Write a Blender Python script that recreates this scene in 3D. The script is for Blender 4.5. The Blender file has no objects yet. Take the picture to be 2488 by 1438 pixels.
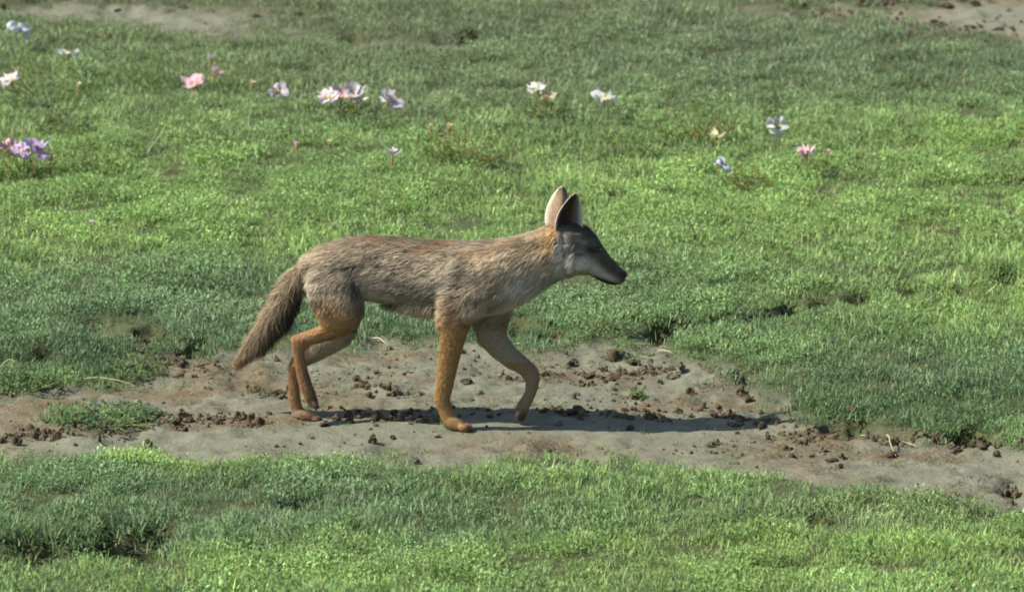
import bpy, math, random
import numpy as np
from mathutils import Vector, noise as mnoise

random.seed(7)
rng = np.random.default_rng(11)
scene = bpy.context.scene
COL = scene.collection

# ------------------------------------------------------------------ camera
SC = 1119.0                     # photo pixels per metre at the jackal
RR = 12.3                       # slant distance camera -> jackal
PITCH = math.radians(12.2)
FPX = SC * RR
ZC = 0.2907
CAM = np.array([0.0, -RR * math.cos(PITCH), ZC + RR * math.sin(PITCH)])
cam_d = bpy.data.cameras.new("camera")
cam = bpy.data.objects.new("camera", cam_d)
COL.objects.link(cam)
cam.location = CAM
cam.rotation_euler = (math.pi / 2 - PITCH, 0, 0)
cam_d.sensor_width = 36.0
cam_d.lens = 36.0 * FPX / 2488.0
cam_d.clip_start = 0.1
cam_d.clip_end = 2000
cam_d.dof.use_dof = True
cam_d.dof.focus_distance = RR
cam_d.dof.aperture_fstop = 9.0
scene.camera = cam

# ------------------------------------------------------------------ light
SUN_EL = math.radians(46)
SUN_TO_CAM = math.radians(12)    # sun stands to the left, a little on the camera's side
sdir = np.array([-math.cos(SUN_TO_CAM) * math.cos(SUN_EL), -math.sin(SUN_TO_CAM) * math.cos(SUN_EL), math.sin(SUN_EL)])
world = bpy.data.worlds.new("World")
scene.world = world
world.use_nodes = True
wn = world.node_tree
sky = wn.nodes.new("ShaderNodeTexSky")
sky.sky_type = 'NISHITA'
sky.sun_disc = False
sky.sun_elevation = SUN_EL
sky.sun_rotation = math.atan2(sdir[0], sdir[1])
wn.links.new(sky.outputs[0], wn.nodes["Background"].inputs[0])
wn.nodes["Background"].inputs[1].default_value = 0.085
sun_d = bpy.data.lights.new("sun", 'SUN')
sun_d.energy = 4.3
sun_d.angle = math.radians(0.6)
sun_d.color = (1.0, 0.965, 0.89)
sun = bpy.data.objects.new("sun", sun_d)
COL.objects.link(sun)
sun.rotation_euler = Vector(-sdir).to_track_quat('-Z', 'Y').to_euler()
scene.view_settings.view_transform = 'Standard'
scene.view_settings.look = 'None'
scene.view_settings.exposure = 1.1
scene.view_settings.gamma = 1.0
scene.cycles.filter_width = 1.8

# ------------------------------------------------------------------ helpers
CF = np.array([0, math.cos(PITCH), -math.sin(PITCH)])
CU = np.array([0, math.sin(PITCH), math.cos(PITCH)])

def ray(px, py):
    d = CF + np.array([1.0, 0, 0]) * ((px - 1244) / FPX) + CU * ((719 - py) / FPX)
    return d

def P(px, py, Y=0.0):
    """point of the upright plane y=Y"""
    d = ray(px, py)
    return CAM + d * ((Y - CAM[1]) / d[1])

def G(px, py, z=0.0):
    """point of the level plane at height z"""
    d = ray(px, py)
    return CAM + d * ((z - CAM[2]) / d[2])

def lerp(a, b, t):
    return a + (b - a) * t

def sstep(a, b, x):
    t = np.clip((x - a) / (b - a), 0, 1)
    return t * t * (3 - 2 * t)

def hash2(ix, iy, seed):
    h = (ix.astype(np.int64) * 374761393 + iy.astype(np.int64) * 668265263 + seed * 1442695041) & 0xFFFFFFFF
    h = ((h ^ (h >> 13)) * 1274126177) & 0xFFFFFFFF
    h = (h ^ (h >> 16)) & 0xFFFFFFFF
    return h / 4294967295.0

def vnoise(x, y, seed=0):
    ix = np.floor(x); iy = np.floor(y)
    fx = x - ix; fy = y - iy
    fx = fx * fx * (3 - 2 * fx); fy = fy * fy * (3 - 2 * fy)
    a = hash2(ix, iy, seed); b = hash2(ix + 1, iy, seed)
    c = hash2(ix, iy + 1, seed); d = hash2(ix + 1, iy + 1, seed)
    return (a * (1 - fx) + b * fx) * (1 - fy) + (c * (1 - fx) + d * fx) * fy

def fbm(x, y, seed=0, oct=4):
    s = 0; a = 0.5; t = 0
    for k in range(oct):
        s = s + a * vnoise(x * 2 ** k, y * 2 ** k, seed + 17 * k); t += a; a *= 0.5
    return s / t

def mesh_np(name, V, F, mat=None, smooth=True):
    """F: list of (n,k) int arrays"""
    me = bpy.data.meshes.new(name)
    V = np.asarray(V, dtype=np.float32)
    Fs = [np.asarray(f, dtype=np.int32) for f in (F if isinstance(F, list) else [F])]
    me.vertices.add(len(V))
    me.vertices.foreach_set("co", V.ravel())
    nl = sum(f.size for f in Fs); npoly = sum(len(f) for f in Fs)
    me.loops.add(nl); me.polygons.add(npoly)
    me.loops.foreach_set("vertex_index", np.concatenate([f.ravel() for f in Fs]))
    starts = []; o = 0
    for f in Fs:
        starts.append(o + np.arange(len(f)) * f.shape[1]); o += f.size
    me.polygons.foreach_set("loop_start", np.concatenate(starts).astype(np.int32))
    me.polygons.foreach_set("use_smooth", np.full(npoly, smooth))
    me.update(calc_edges=True)
    if mat: me.materials.append(mat)
    return me

def obj(name, me, parent=None, loc=(0, 0, 0)):
    o = bpy.data.objects.new(name, me)
    COL.objects.link(o)
    o.location = loc
    if parent: o.parent = parent
    return o

def tag(o, label=None, cat=None, group=None, kind=None):
    if label: o["label"] = label
    if cat: o["category"] = cat
    if group: o["group"] = group
    if kind: o["kind"] = kind
    return o

def attr(me, name, typ, dom, data):
    a = me.attributes.new(name, typ, dom)
    key = {"FLOAT": "value", "INT": "value", "FLOAT_VECTOR": "vector", "FLOAT_COLOR": "color"}[typ]
    a.data.foreach_set(key, np.ascontiguousarray(data, dtype=(np.int32 if typ == "INT" else np.float32)).ravel())

def rgba(c):
    return np.concatenate([c, np.ones((len(c), 1))], axis=1)

class NT:
    """tiny node helper"""
    def __init__(s, name):
        s.m = bpy.data.materials.new(name); s.m.use_nodes = True
        s.t = s.m.node_tree; s.b = s.t.nodes["Principled BSDF"]; s.o = s.t.nodes["Material Output"]
    def n(s, typ, **kw):
        nd = s.t.nodes.new(typ)
        for k, v in kw.items(): setattr(nd, k, v)
        return nd
    def l(s, a, b): s.t.links.new(a, b)
    def mix(s, f, a, b, blend='MIX'):
        m = s.n("ShaderNodeMix", data_type='RGBA', blend_type=blend)
        for sock, v in ((m.inputs[0], f), (m.inputs[6], a), (m.inputs[7], b)):
            if hasattr(v, 'is_linked'): s.l(v, sock)
            else: sock.default_value = v if not isinstance(v, tuple) else (*v[:3], 1)
        return m.outputs[2]
    def noise(s, vec, scale, detail=4, rough=0.6):
        n = s.n("ShaderNodeTexNoise"); n.inputs["Scale"].default_value = scale
        n.inputs["Detail"].default_value = detail; n.inputs["Roughness"].default_value = rough
        if vec is not None: s.l(vec, n.inputs["Vector"])
        return n.outputs["Fac"]
    def ramp(s, fac, stops):
        r = s.n("ShaderNodeValToRGB"); s.l(fac, r.inputs[0])
        e = r.color_ramp.elements
        while len(e) < len(stops): e.new(0.5)
        for el, (p, c) in zip(e, stops):
            el.position = p; el.color = (*c, 1) if len(c) == 3 else c
        return r.outputs[0]

# ------------------------------------------------------------------ layout of the ground (world metres)
def poly(pts, z=0.0):
    return np.array([G(a, b, z)[:2] for a, b in pts])

PATH = poly([(-500, 985), (0, 962), (150, 948), (325, 925), (345, 872), (450, 862), (560, 868), (700, 852), (850, 838), (1000, 842),
             (1150, 852), (1300, 868), (1420, 855), (1560, 850), (1660, 885), (1750, 928), (1850, 962), (1940, 1020),
             (2050, 1062), (2200, 1075), (2350, 1088), (2488, 1110), (2900, 1150),
             (2900, 1310), (2488, 1262), (2380, 1240), (2250, 1218), (2100, 1198), (1950, 1180), (1800, 1162), (1680, 1140), (1500, 1136),
             (1250, 1142), (1000, 1146), (700, 1142), (400, 1132), (150, 1118), (0, 1114), (-500, 1110)])
FARL = poly([(-600, 30), (0, 22), (130, 16), (330, 14), (520, 18), (640, 48), (730, 85), (640, 112), (480, 98), (350, 84), (150, 70), (0, 60), (-600, 70)])
FARR = poly([(1880, 42), (2010, 30), (2150, 18), (2488, -12), (2900, -60), (2900, 120), (2488, 112), (2380, 108), (2260, 100), (2180, 84), (2060, 66), (1950, 62)])
FARM = poly([(820, 118), (930, 112), (1100, 112), (1190, 118), (1160, 134), (1000, 132), (860, 130)])
RIGHT = poly([(2320, 1150), (2488, 1120), (2700, 1160), (2700, 1290), (2488, 1262), (2400, 1245), (2330, 1205)])
ISLE = poly([(90, 1018), (160, 1008), (300, 1008), (420, 1016), (440, 1026), (420, 1036), (330, 1042), (200, 1046), (100, 1040)])
HOLES = [(G(318, 1352), 0.115, 0.17, 1.4), (G(60, 1368), 0.14, 0.15, 1.2), (G(195, 1362), 0.09, 0.10, 0.9), (G(2150, 1215), 0.05, 0.06, 0.5), (G(2460, 1190), 0.04, 0.08, 0.5)]
for a_, b_, s_ in [(1625, 822, .7), (1700, 812, .5), (1765, 806, .8), (1812, 808, .9), (1850, 796, .9), (1905, 786, .6), (1935, 778, .8), (2000, 772, .6), (2095, 758, .5), (2190, 742, .8), (2225, 738, .6), (2310, 738, .5), (2455, 695, .5),
                   (350, 832, .7), (395, 838, .8), (480, 858, .6), (215, 812, .5), (260, 822, .4), (1250, 812, .5), (1345, 828, .5), (1145, 108, .9), (865, 106, .8), (1590, 12, .8), (1420, 20, .7), (1945, 30, .7), (110, 880, .5), (310, 905, .7),
                   (1830, 925, .6), (2030, 1040, .6), (2080, 1040, .7), (2350, 1070, .6), (640, 835, .5), (730, 1255, .3), (1990, 1290, .4), (120, 318, .5), (2200, 1215, .5)]:
    HOLES.append((G(a_, b_), 0.05, 0.10, min(1.1, s_ * 1.3)))

def sdf_poly(x, y, pg):
    """signed distance, positive inside"""
    d2 = np.full(x.shape, 1e9); inside = np.zeros(x.shape, bool)
    n = len(pg)
    for i in range(n):
        a = pg[i]; b = pg[(i + 1) % n]
        ex, ey = b - a
        wx = x - a[0]; wy = y - a[1]
        t = np.clip((wx * ex + wy * ey) / (ex * ex + ey * ey + 1e-12), 0, 1)
        d2 = np.minimum(d2, (wx - ex * t) ** 2 + (wy - ey * t) ** 2)
        c1 = (a[1] > y) != (b[1] > y)
        xx = (b[0] - a[0]) * (y - a[1]) / ((b[1] - a[1]) if abs(b[1] - a[1]) > 1e-9 else 1e-9) + a[0]
        inside ^= c1 & (x < xx)
    return np.sqrt(d2) * np.where(inside, 1, -1)

def bare(x, y):
    """0 = turf, 1 = bare earth"""
    w = (fbm(x * 5, y * 3.2, 3) - 0.5) * 0.22 + (fbm(x * 22, y * 14, 5, 3) - 0.5) * 0.11
    w2 = (fbm(x * 13, y * 9, 8, 4) - 0.5) * 0.30
    m = sstep(-0.12, 0.10, sdf_poly(x, y, PATH) + w * 0.8 + w2)
    m = np.maximum(m, 0.97 * sstep(-0.16, 0.22, sdf_poly(x, y, FARL) + w * 2.2))
    m = np.maximum(m, sstep(-0.10, 0.16, sdf_poly(x, y, FARR) + w * 2.0))
    m = np.maximum(m, 0.8 * sstep(-0.06, 0.10, sdf_poly(x, y, FARM) + w * 1.3))
    m = np.maximum(m, 0.85 * sstep(-0.05, 0.12, sdf_poly(x, y, RIGHT) + w * 1.4))
    isl = sstep(-0.03, 0.03, sdf_poly(x, y, ISLE) + w * 0.6)
    return np.clip(m * (1 - 0.8 * isl), 0, 1)

def hole(x, y):
    h = np.zeros_like(x)
    for c, rx, ry, s in HOLES:
        wob = 1 + 0.6 * (fbm(x * 18, y * 12, 61, 3) - 0.5)
        r = np.sqrt(((x - c[0]) / rx) ** 2 + ((y - c[1]) / ry) ** 2) * wob
        h = np.maximum(h, s * (1 - sstep(0.55, 1.05, r)))
    return h

def height(x, y, b=None):
    if b is None: b = bare(x, y)
    far = np.hypot(x, y - 1)
    near = 1 - sstep(6, 14, far)
    turf = 0.020 + 0.03 * (fbm(x * 1.3, y * 1.1, 21) - 0.5) + 0.022 * (fbm(x * 6, y * 5, 22, 3) - 0.5)
    soil = 0.014 * (fbm(x * 7, y * 5, 25, 3) - 0.5) + 0.022 * (fbm(x * 26, y * 22, 26, 3) - 0.5) + 0.02 * sstep(.56, .75, fbm(x * 9, y * 12, 27, 3)) * fbm(x * 40, y * 40, 28, 2)
    flat = 1 - 0.75 * np.exp(-((x + 0.05) / 0.7) ** 2 - ((y) / 0.14) ** 2)
    h = lerp(turf, soil * flat, b) * near
    # gentle swells beyond the picture
    h = h + (1 - near) * 0.6 * (fbm(x * 0.02, y * 0.02, 40, 3) - 0.5) * np.clip((far - 6) / 40, 0, 1)
    h = h - 0.016 * np.exp(-((x - 0.42) / 0.34) ** 2 - ((y - 0.04) / 0.16) ** 2)  # dip added ahead of the jackal to shift its cast shadow
    return h - 0.06 * hole(x, y)

def h1(x, y):
    return float(height(np.array([x]), np.array([y]))[0])

def ground_at(px, py, lift=0.0):
    z = 0.0
    for _ in range(5):
        p = G(px, py, z + lift)
        z = h1(p[0], p[1])
    return np.array([p[0], p[1], z])

# colour patches of the plant cover: (centre px, radius m, colour, weight)
C_BRIGHT = np.array([0.215, 0.305, 0.088])
C_MID = np.array([0.168, 0.250, 0.084])
C_BLUE = np.array([0.122, 0.178, 0.088])
C_DARK = np.array([0.082, 0.130, 0.052])
C_DULL = np.array([0.148, 0.166, 0.086])
C_LIME = np.array([0.222, 0.322, 0.072])
PATCHES = [((1800, 480), 0.75, 1.1, C_BRIGHT, 1.1), ((1300, 450), 0.6, 0.5, C_BRIGHT, 0.8), ((2350, 560), 0.6, 0.6, C_BRIGHT, .9), ((2300, 350), .5, .5, C_LIME, .7),
           ((300, 600), 0.8, 0.5, C_BRIGHT, 0.7), ((150, 400), 0.5, 0.7, C_LIME, 0.45), ((700, 420), 0.7, 0.6, C_MID, 0.9), ((500, 430), 0.25, 0.2, C_LIME, 0.5),
           ((200, 800), 0.7, 0.4, C_BLUE, 1.5), ((450, 730), 0.5, 0.3, C_BLUE, 0.9), ((700, 790), 0.4, 0.25, C_BLUE, 1.2), ((1000, 790), 0.3, 0.2, C_BLUE, 1.2), ((1450, 760), 0.5, 0.3, C_BLUE, 1.1),
           ((1700, 690), 0.5, 0.3, C_BLUE, 0.9), ((2250, 900), 0.4, 0.3, C_BLUE, 1.3), ((1950, 800), 0.3, .25, C_MID, .8), ((2400, 780), .3, .35, C_LIME, .8), ((2100, 720), .5, .3, C_BRIGHT, .6),
           ((70, 905), .45, .14, C_DARK * .8, 2.6), ((330, 885), .2, .12, C_DARK * .85, 2.0), ((560, 840), .3, .08, C_DARK, 1.6), ((2200, 960), 0.3, 0.2, C_DARK * .9, 1.8), ((1830, 800), .25, .08, C_DARK * .9, 1.6), ((2400, 1030), .3, .12, C_DARK, 1.4), ((2050, 1020), .3, .08, C_DARK, 1.4), ((1500, 820), .4, .08, C_DARK, 1.0), ((1000, 810), .3, .06, C_DARK, 1.2), ((2400, 1220), .25, .1, np.array([.12, .10, .055]), 2.0), ((300, 1310), .3, .08, C_DARK, 1.0),
           ((900, 60), 1.5, 1.6, C_DULL, 1.6), ((1500, 60), 1.2, 1.4, C_DULL, 1.4), ((300, 5), 1.5, .8, C_DULL, 1.4), ((2100, 180), 1.0, 0.9, C_BLUE, 1.2), ((1500, 130), .8, .8, C_BLUE, .9), ((2300, 90), .8, .7, C_DULL, .9),
           ((150, 170), .8, 1.0, C_MID, .9), ((1700, 330), .45, .5, C_MID, .7),
           ((850, 1240), 0.5, 0.35, C_BLUE, 1.3), ((200, 1230), .5, .25, C_BLUE, .7), ((300, 1120), .4, .14, C_LIME, 1.0), ((100, 1130), .4, .12, C_LIME, .8), ((1500, 1150), 0.5, 0.15, C_BRIGHT, 0.8), ((1300, 1400), 0.5, 0.2, C_BRIGHT, 0.6),
           ((2200, 1380), 0.5, 0.25, C_BRIGHT, 1.3), ((1900, 1330), .4, .2, C_LIME, .6), ((750, 1410), 0.4, 0.15, C_BRIGHT, 0.8), ((1700, 1210), 0.4, 0.25, C_MID, 0.8), ((2200, 1240), .3, .15, C_DULL, .9)]
PATCHES = [(G(*c)[:2], rx, ry, k, w) for c, rx, ry, k, w in PATCHES]

def tint(x, y):
    num = np.outer(np.full(len(x), 0.35), C_MID); den = np.full(len(x), 0.35)
    wx = x + (fbm(x * 3, y * 3, 71, 3) - 0.5) * 0.5; wy = y + (fbm(x * 3, y * 3, 72, 3) - 0.5) * 0.5
    for c, rx, ry, k, w in PATCHES:
        g = w * np.exp(-((wx - c[0]) / rx) ** 2 - ((wy - c[1]) / ry) ** 2)
        num += g[:, None] * k; den += g
    col = num / den[:, None]
    n = fbm(x * 9, y * 6, 73, 3)[:, None]
    m = fbm(x * 26, y * 16, 74, 2)[:, None]
    return col * np.array([.99, 1.05, 1.07]) * (0.66 + 0.56 * n) * (0.74 + 0.56 * m)

# ------------------------------------------------------------------ materials
def mat_ground():
    m = NT("earth")
    geo = m.n("ShaderNodeNewGeometry"); pos = geo.outputs["Position"]
    at = m.n("ShaderNodeAttribute", attribute_name="bare")
    n1 = m.noise(pos, 9, 5, 0.65); n2 = m.noise(pos, 70, 4, 0.6); n3 = m.noise(pos, 2.2, 3, 0.5)
    soil = m.ramp(n1, [(0.25, (0.135, 0.133, 0.088)), (0.5, (0.180, 0.186, 0.130)), (0.78, (0.212, 0.222, 0.163))])
    soil = m.mix(m.ramp(n2, [(0.35, (0.0, 0.0, 0.0)), (0.7, (0.4, 0.4, 0.4))]), soil, (0.135, 0.118, 0.075))
    # thatchy brown stains
    soil = m.mix(m.ramp(n3, [(0.5, (0, 0, 0)), (0.68, (0.55, 0.55, 0.55))]), soil, (0.155, 0.105, 0.055))
    n5 = m.noise(pos, 300, 3, 0.7)
    soil = m.mix(m.ramp(n5, [(0.4, (0.0, 0.0, 0.0)), (0.75, (0.55, 0.55, 0.55))]), soil, (0.10, 0.085, 0.055))
    li = m.n("ShaderNodeAttribute", attribute_name="litter")
    lm = m.n("ShaderNodeMath", operation='MULTIPLY'); m.l(li.outputs["Fac"], lm.inputs[0]); m.l(m.ramp(n2, [(.35, (.15, .15, .15)), (.62, (.85, .85, .85))]), lm.inputs[1])
    soil = m.mix(lm.outputs[0], soil, (0.135, 0.088, 0.045))
    turf = m.ramp(n2, [(0.3, (0.045, 0.05, 0.022)), (0.7, (0.085, 0.095, 0.04))])
    m.l(m.mix(at.outputs["Fac"], turf, soil), m.b.inputs["Base Color"])
    m.b.inputs["Roughness"].default_value = 0.95
    m.b.inputs["Specular IOR Level"].default_value = 0.15
    bu = m.n("ShaderNodeBump"); bu.inputs["Strength"].default_value = 0.8; bu.inputs["Distance"].default_value = 0.012
    n4 = m.noise(pos, 55, 8, 0.72)
    m.l(n4, bu.inputs["Height"]); m.l(bu.outputs[0], m.b.inputs["Normal"])
    return m.m

def mat_leaf(name, attrname="tint", src='INSTANCER', transl=0.35, up=0.45, col=None, var=0.35):
    m = NT(name)
    if col is None:
        at = m.n("ShaderNodeAttribute", attribute_name=attrname, attribute_type=src); base = at.outputs["Color"]
    else:
        rg = m.n("ShaderNodeRGB"); rg.outputs[0].default_value = (*col, 1); base = rg.outputs[0]
    sh = m.n("ShaderNodeAttribute", attribute_name="shade")      # each blade's own tone
    base = m.mix(1.0, base, sh.outputs["Color"], 'MULTIPLY')
    m.l(base, m.b.inputs["Base Color"])
    m.b.inputs["Roughness"].default_value = 0.5
    m.b.inputs["Specular IOR Level"].default_value = 0.35
    geo = m.n("ShaderNodeNewGeometry")
    vm = m.n("ShaderNodeMix", data_type='VECTOR'); vm.inputs[0].default_value = up
    m.l(geo.outputs["Normal"], vm.inputs[4]); vm.inputs[5].default_value = (0, 0, 1)
    nv = m.n("ShaderNodeVectorMath", operation='NORMALIZE'); m.l(vm.outputs[1], nv.inputs[0])
    m.l(nv.outputs[0], m.b.inputs["Normal"])
    tr = m.n("ShaderNodeBsdfTranslucent"); m.l(m.mix(1.0, base, (1.15, 1.2, 0.75), 'MULTIPLY'), tr.inputs["Color"])
    mx = m.n("ShaderNodeMixShader"); mx.inputs[0].default_value = transl
    m.l(m.b.outputs[0], mx.inputs[1]); m.l(tr.outputs[0], mx.inputs[2]); m.l(mx.outputs[0], m.o.inputs[0])
    return m.m

def mat_plain(name, col, rough=0.8, var=0.3, scale=60, spec=0.2, transl=0.0, bump=0.0):
    m = NT(name)
    tc = m.n("ShaderNodeTexCoord"); n = m.noise(tc.outputs["Object"], scale, 4, 0.6)
    lo = tuple(c * (1 - var) for c in col); hi = tuple(min(1, c * (1 + var)) for c in col)
    c = m.ramp(n, [(0.3, lo), (0.7, hi)])
    m.l(c, m.b.inputs["Base Color"]); m.b.inputs["Roughness"].default_value = rough
    m.b.inputs["Specular IOR Level"].default_value = spec
    if bump:
        bu = m.n("ShaderNodeBump"); bu.inputs["Strength"].default_value = 0.9; bu.inputs["Distance"].default_value = bump
        m.l(n, bu.inputs["Height"]); m.l(bu.outputs[0], m.b.inputs["Normal"])
    if transl:
        tr = m.n("ShaderNodeBsdfTranslucent"); m.l(c, tr.inputs[0])
        mx = m.n("ShaderNodeMixShader"); mx.inputs[0].default_value = transl
        m.l(m.b.outputs[0], mx.inputs[1]); m.l(tr.outputs[0], mx.inputs[2]); m.l(mx.outputs[0], m.o.inputs[0])
    return m.m

M_GROUND = mat_ground()
M_GRASS = mat_leaf("grass_blades")
M_WEED = mat_leaf("weed_leaves", src='GEOMETRY')
def mat_clod(name, dark, light, mid):
    m = NT(name)
    geo = m.n("ShaderNodeNewGeometry"); n1 = m.noise(geo.outputs["Position"], 60, 5, .7); n2 = m.noise(geo.outputs["Position"], 240, 4, .7)
    c = m.ramp(n1, [(0.34, dark), (mid, tuple((a + b) / 2 for a, b in zip(dark, light))), (0.72, light)])
    c = m.mix(m.ramp(n2, [(.45, (0, 0, 0)), (.7, (.6, .6, .6))]), c, tuple(k * .6 for k in dark))
    m.l(c, m.b.inputs["Base Color"]); m.b.inputs["Roughness"].default_value = .95; m.b.inputs["Specular IOR Level"].default_value = .1
    bu = m.n("ShaderNodeBump"); bu.inputs["Strength"].default_value = 1.0; bu.inputs["Distance"].default_value = .004
    m.l(n2, bu.inputs["Height"]); m.l(bu.outputs[0], m.b.inputs["Normal"])
    return m.m
M_CLOD = mat_clod("damp_clod", (.05, .036, .022), (.14, .115, .07), .55)
M_CLOD2 = mat_clod("dry_clod", (.075, .054, .032), (.18, .155, .10), .5)
M_STRAW = mat_plain("dry_straw", (0.30, 0.27, 0.165), 0.6, 0.25, 40)
M_TWIG = mat_plain("dark_twig", (0.06, 0.045, 0.03), 0.8, 0.3, 60)
M_STEM = mat_plain("green_stem", (0.16, 0.2, 0.07), 0.6, 0.25, 60)

# ------------------------------------------------------------------ ground sheet
def axis(lo, hi, step, far):
    c = np.arange(lo, hi + step / 2, step)
    r = [hi]; s = step
    while r[-1] < far: s *= 1.22; r.append(r[-1] + s)
    l = [lo]; s = step
    while l[-1] > -far: s *= 1.22; l.append(l[-1] - s)
    return np.concatenate([np.array(l[:0:-1]), c, np.array(r[1:])])

xs = axis(-1.75, 1.75, 0.0125, 420)
ys = np.concatenate([axis(-1.7, 1.1, 0.0125, 420)])
ysm = ys[ys <= 1.1]
yfar = [1.1]; s = 0.0125
while yfar[-1] < 420:
    s = min(s * 1.05, 0.03) if yfar[-1] < 7 else s * 1.22
    yfar.append(yfar[-1] + s)
ys = np.concatenate([ysm, np.array(yfar[1:])])
gx, gy = np.meshgrid(xs, ys)
gb = bare(gx.ravel(), gy.ravel())
gz = height(gx.ravel(), gy.ravel(), gb)
nx, ny = len(xs), len(ys)
idx = np.arange(nx * ny).reshape(ny, nx)
F = np.stack([idx[:-1, :-1].ravel(), idx[:-1, 1:].ravel(), idx[1:, 1:].ravel(), idx[1:, :-1].ravel()], 1)
me = mesh_np("ground", np.stack([gx.ravel(), gy.ravel(), gz], 1), F, M_GROUND)
hb = hole(gx.ravel(), gy.ravel())
st_ = np.zeros(len(gz))
for a_, b_, rx, ry in [(470, 900, .22, .12), (620, 930, .14, .10), (380, 960, .2, .05), (900, 870, .25, .06), (680, 960, .06, .04), (1000, 925, .12, .04), (1450, 915, .2, .05), (1680, 985, .2, .06), (80, 985, .15, .05), (1020, 1015, .14, .025), (550, 1025, .2, .04), (2150, 1110, .2, .05), (300, 1045, .3, .05), (2080, 1060, .2, .05)]:
    c_ = G(a_, b_); st_ = np.maximum(st_, np.exp(-((gx.ravel() - c_[0]) / rx) ** 2 - ((gy.ravel() - c_[1]) / ry) ** 2))
st_ = sstep(.35, .75, st_ * .75 + .55 * (fbm(gx.ravel() * 14, gy.ravel() * 20, 141, 4) - .25))
attr(me, "litter", "FLOAT", "POINT", st_)
attr(me, "bare", "FLOAT", "POINT", np.clip(gb * (1 - 0.9 * np.clip(hb, 0, 1)), 0, 1))
ground = tag(obj("ground", me), "trodden pale earth and turf of the open plain", "ground", kind="structure")

# ------------------------------------------------------------------ grass: instanced clumps
def blade_strip(base, az, lean, L, w, bend, nseg=3):
    d = np.array([math.cos(az), math.sin(az), 0.0]); side = np.array([-math.sin(az), math.cos(az), 0.0])
    p = np.array(base, float); ang = lean
    V = []; F = []
    for k in range(nseg + 1):
        t = k / nseg
        ww = w * (1 - t ** 1.8) * (0.6 + 0.8 * t if t < 0.5 else 1.0)
        if k == nseg: V.append(p.copy())
        else: V += [p - side * ww / 2, p + side * ww / 2]
        p = p + (d * math.sin(ang) + np.array([0, 0, math.cos(ang)])) * L / nseg
        ang += bend / nseg
    for k in range(nseg - 1): F.append((2 * k, 2 * k + 1, 2 * k + 3, 2 * k + 2))
    F.append((2 * nseg - 2, 2 * nseg - 1, 2 * nseg))
    return V, F

def leaflet(base, az, pitch, L, w):
    d = np.array([math.cos(az) * math.cos(pitch), math.sin(az) * math.cos(pitch), math.sin(pitch)])
    s = np.array([-math.sin(az), math.cos(az), 0]); b = np.array(base, float)
    n = np.cross(d, s)
    V = [b, b + d * L * .45 - s * w / 2 + n * w * .1, b + d * L * .5 - n * w * .12, b + d * L * .45 + s * w / 2 + n * w * .1, b + d * L]
    F = [(0, 1, 2), (0, 2, 3), (1, 4, 2), (2, 4, 3)]
    return V, F

def build(parts, mat, name, shades=None):
    V = []; Q = []; T = []; S = []
    for i, (v, f) in enumerate(parts):
        o = len(V); V += list(v)
        for a in f: (Q if len(a) == 4 else T).append([o + k for k in a])
        S += [shades[i] if shades is not None else (1, 1, 1)] * len(v)
    F = ([np.array(Q)] if Q else []) + ([np.array(T)] if T else [])
    me = mesh_np(name, np.array(V), F, mat)
    attr(me, "shade", "FLOAT_COLOR", "POINT", rgba(np.array(S, float)))
    return me

def shade_rand(r, dry=0.11):
    k = r.lognormvariate(-0.03, 0.30)
    if r.random() < dry: return (1.75 * k, 1.25 * k, 1.5 * k)
    g = r.uniform(-0.12, 0.12)
    return (k * (1 + g), k, k * (1 - g))

clumps = bpy.data.collections.new("grass_clumps")
r = random.Random(3)
def add_clump(name, parts, shades):
    o = bpy.data.objects.new(name, build(parts, M_GRASS, name, shades)); clumps.objects.link(o)
NF, NB, ND = 6, 4, 2
for i in range(NF):                                   # fine short grass
    ps = []; sh = []
    for k in range(34):
        a = r.uniform(0, 6.28); q = 0.034 * math.sqrt(r.random())
        ps.append(blade_strip((q * math.cos(a), q * math.sin(a), -0.004), r.uniform(0, 6.28), r.uniform(0.05, 1.0), r.uniform(0.012, 0.029), r.uniform(0.0020, 0.0038), r.uniform(0.2, 1.7)))
        sh.append(shade_rand(r))
    add_clump("clump_a%d" % i, ps, sh)
for i in range(NB):                                   # small-leaved creeping cover
    ps = []; sh = []
    for k in range(52):
        a = r.uniform(0, 6.28); q = 0.034 * math.sqrt(r.random()); z = r.uniform(0.002, 0.022)
        ps.append(leaflet((q * math.cos(a), q * math.sin(a), z), r.uniform(0, 6.28), r.uniform(-0.1, 1.2), r.uniform(0.005, 0.0095), r.uniform(0.0028, 0.0046)))
        sh.append(shade_rand(r, 0.04))
    for k in range(8):
        a = r.uniform(0, 6.28); q = 0.03 * math.sqrt(r.random())
        ps.append(blade_strip((q * math.cos(a), q * math.sin(a), -0.004), r.uniform(0, 6.28), r.uniform(0.05, 0.5), r.uniform(0.02, 0.035), 0.002, 0.6)); sh.append(shade_rand(r))
    add_clump("clump_b%d" % i, ps, sh)
for i in range(ND):                                   # flattened dry bits
    ps = []; sh = []
    for k in range(14):
        a = r.uniform(0, 6.28); q = 0.04 * math.sqrt(r.random())
        ps.append(blade_strip((q * math.cos(a), q * math.sin(a), 0.001), r.uniform(0, 6.28), r.uniform(1.1, 1.5), r.uniform(0.012, 0.035), r.uniform(0.0015, 0.0028), r.uniform(-0.2, 0.2)))
        k2 = r.uniform(0.6, 1.3); sh.append((k2, k2, k2))
    add_clump("clump_d%d" % i, ps, sh)

def scatter(n, x0, x1, y0, y1):
    x = rng.uniform(x0, x1, n); y = rng.uniform(y0, y1, n)
    return x, y

def in_view(x, y, margin):
    half = (y + 12.02) * (1244 / FPX) * 1.02
    return np.abs(x) < half + margin

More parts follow.
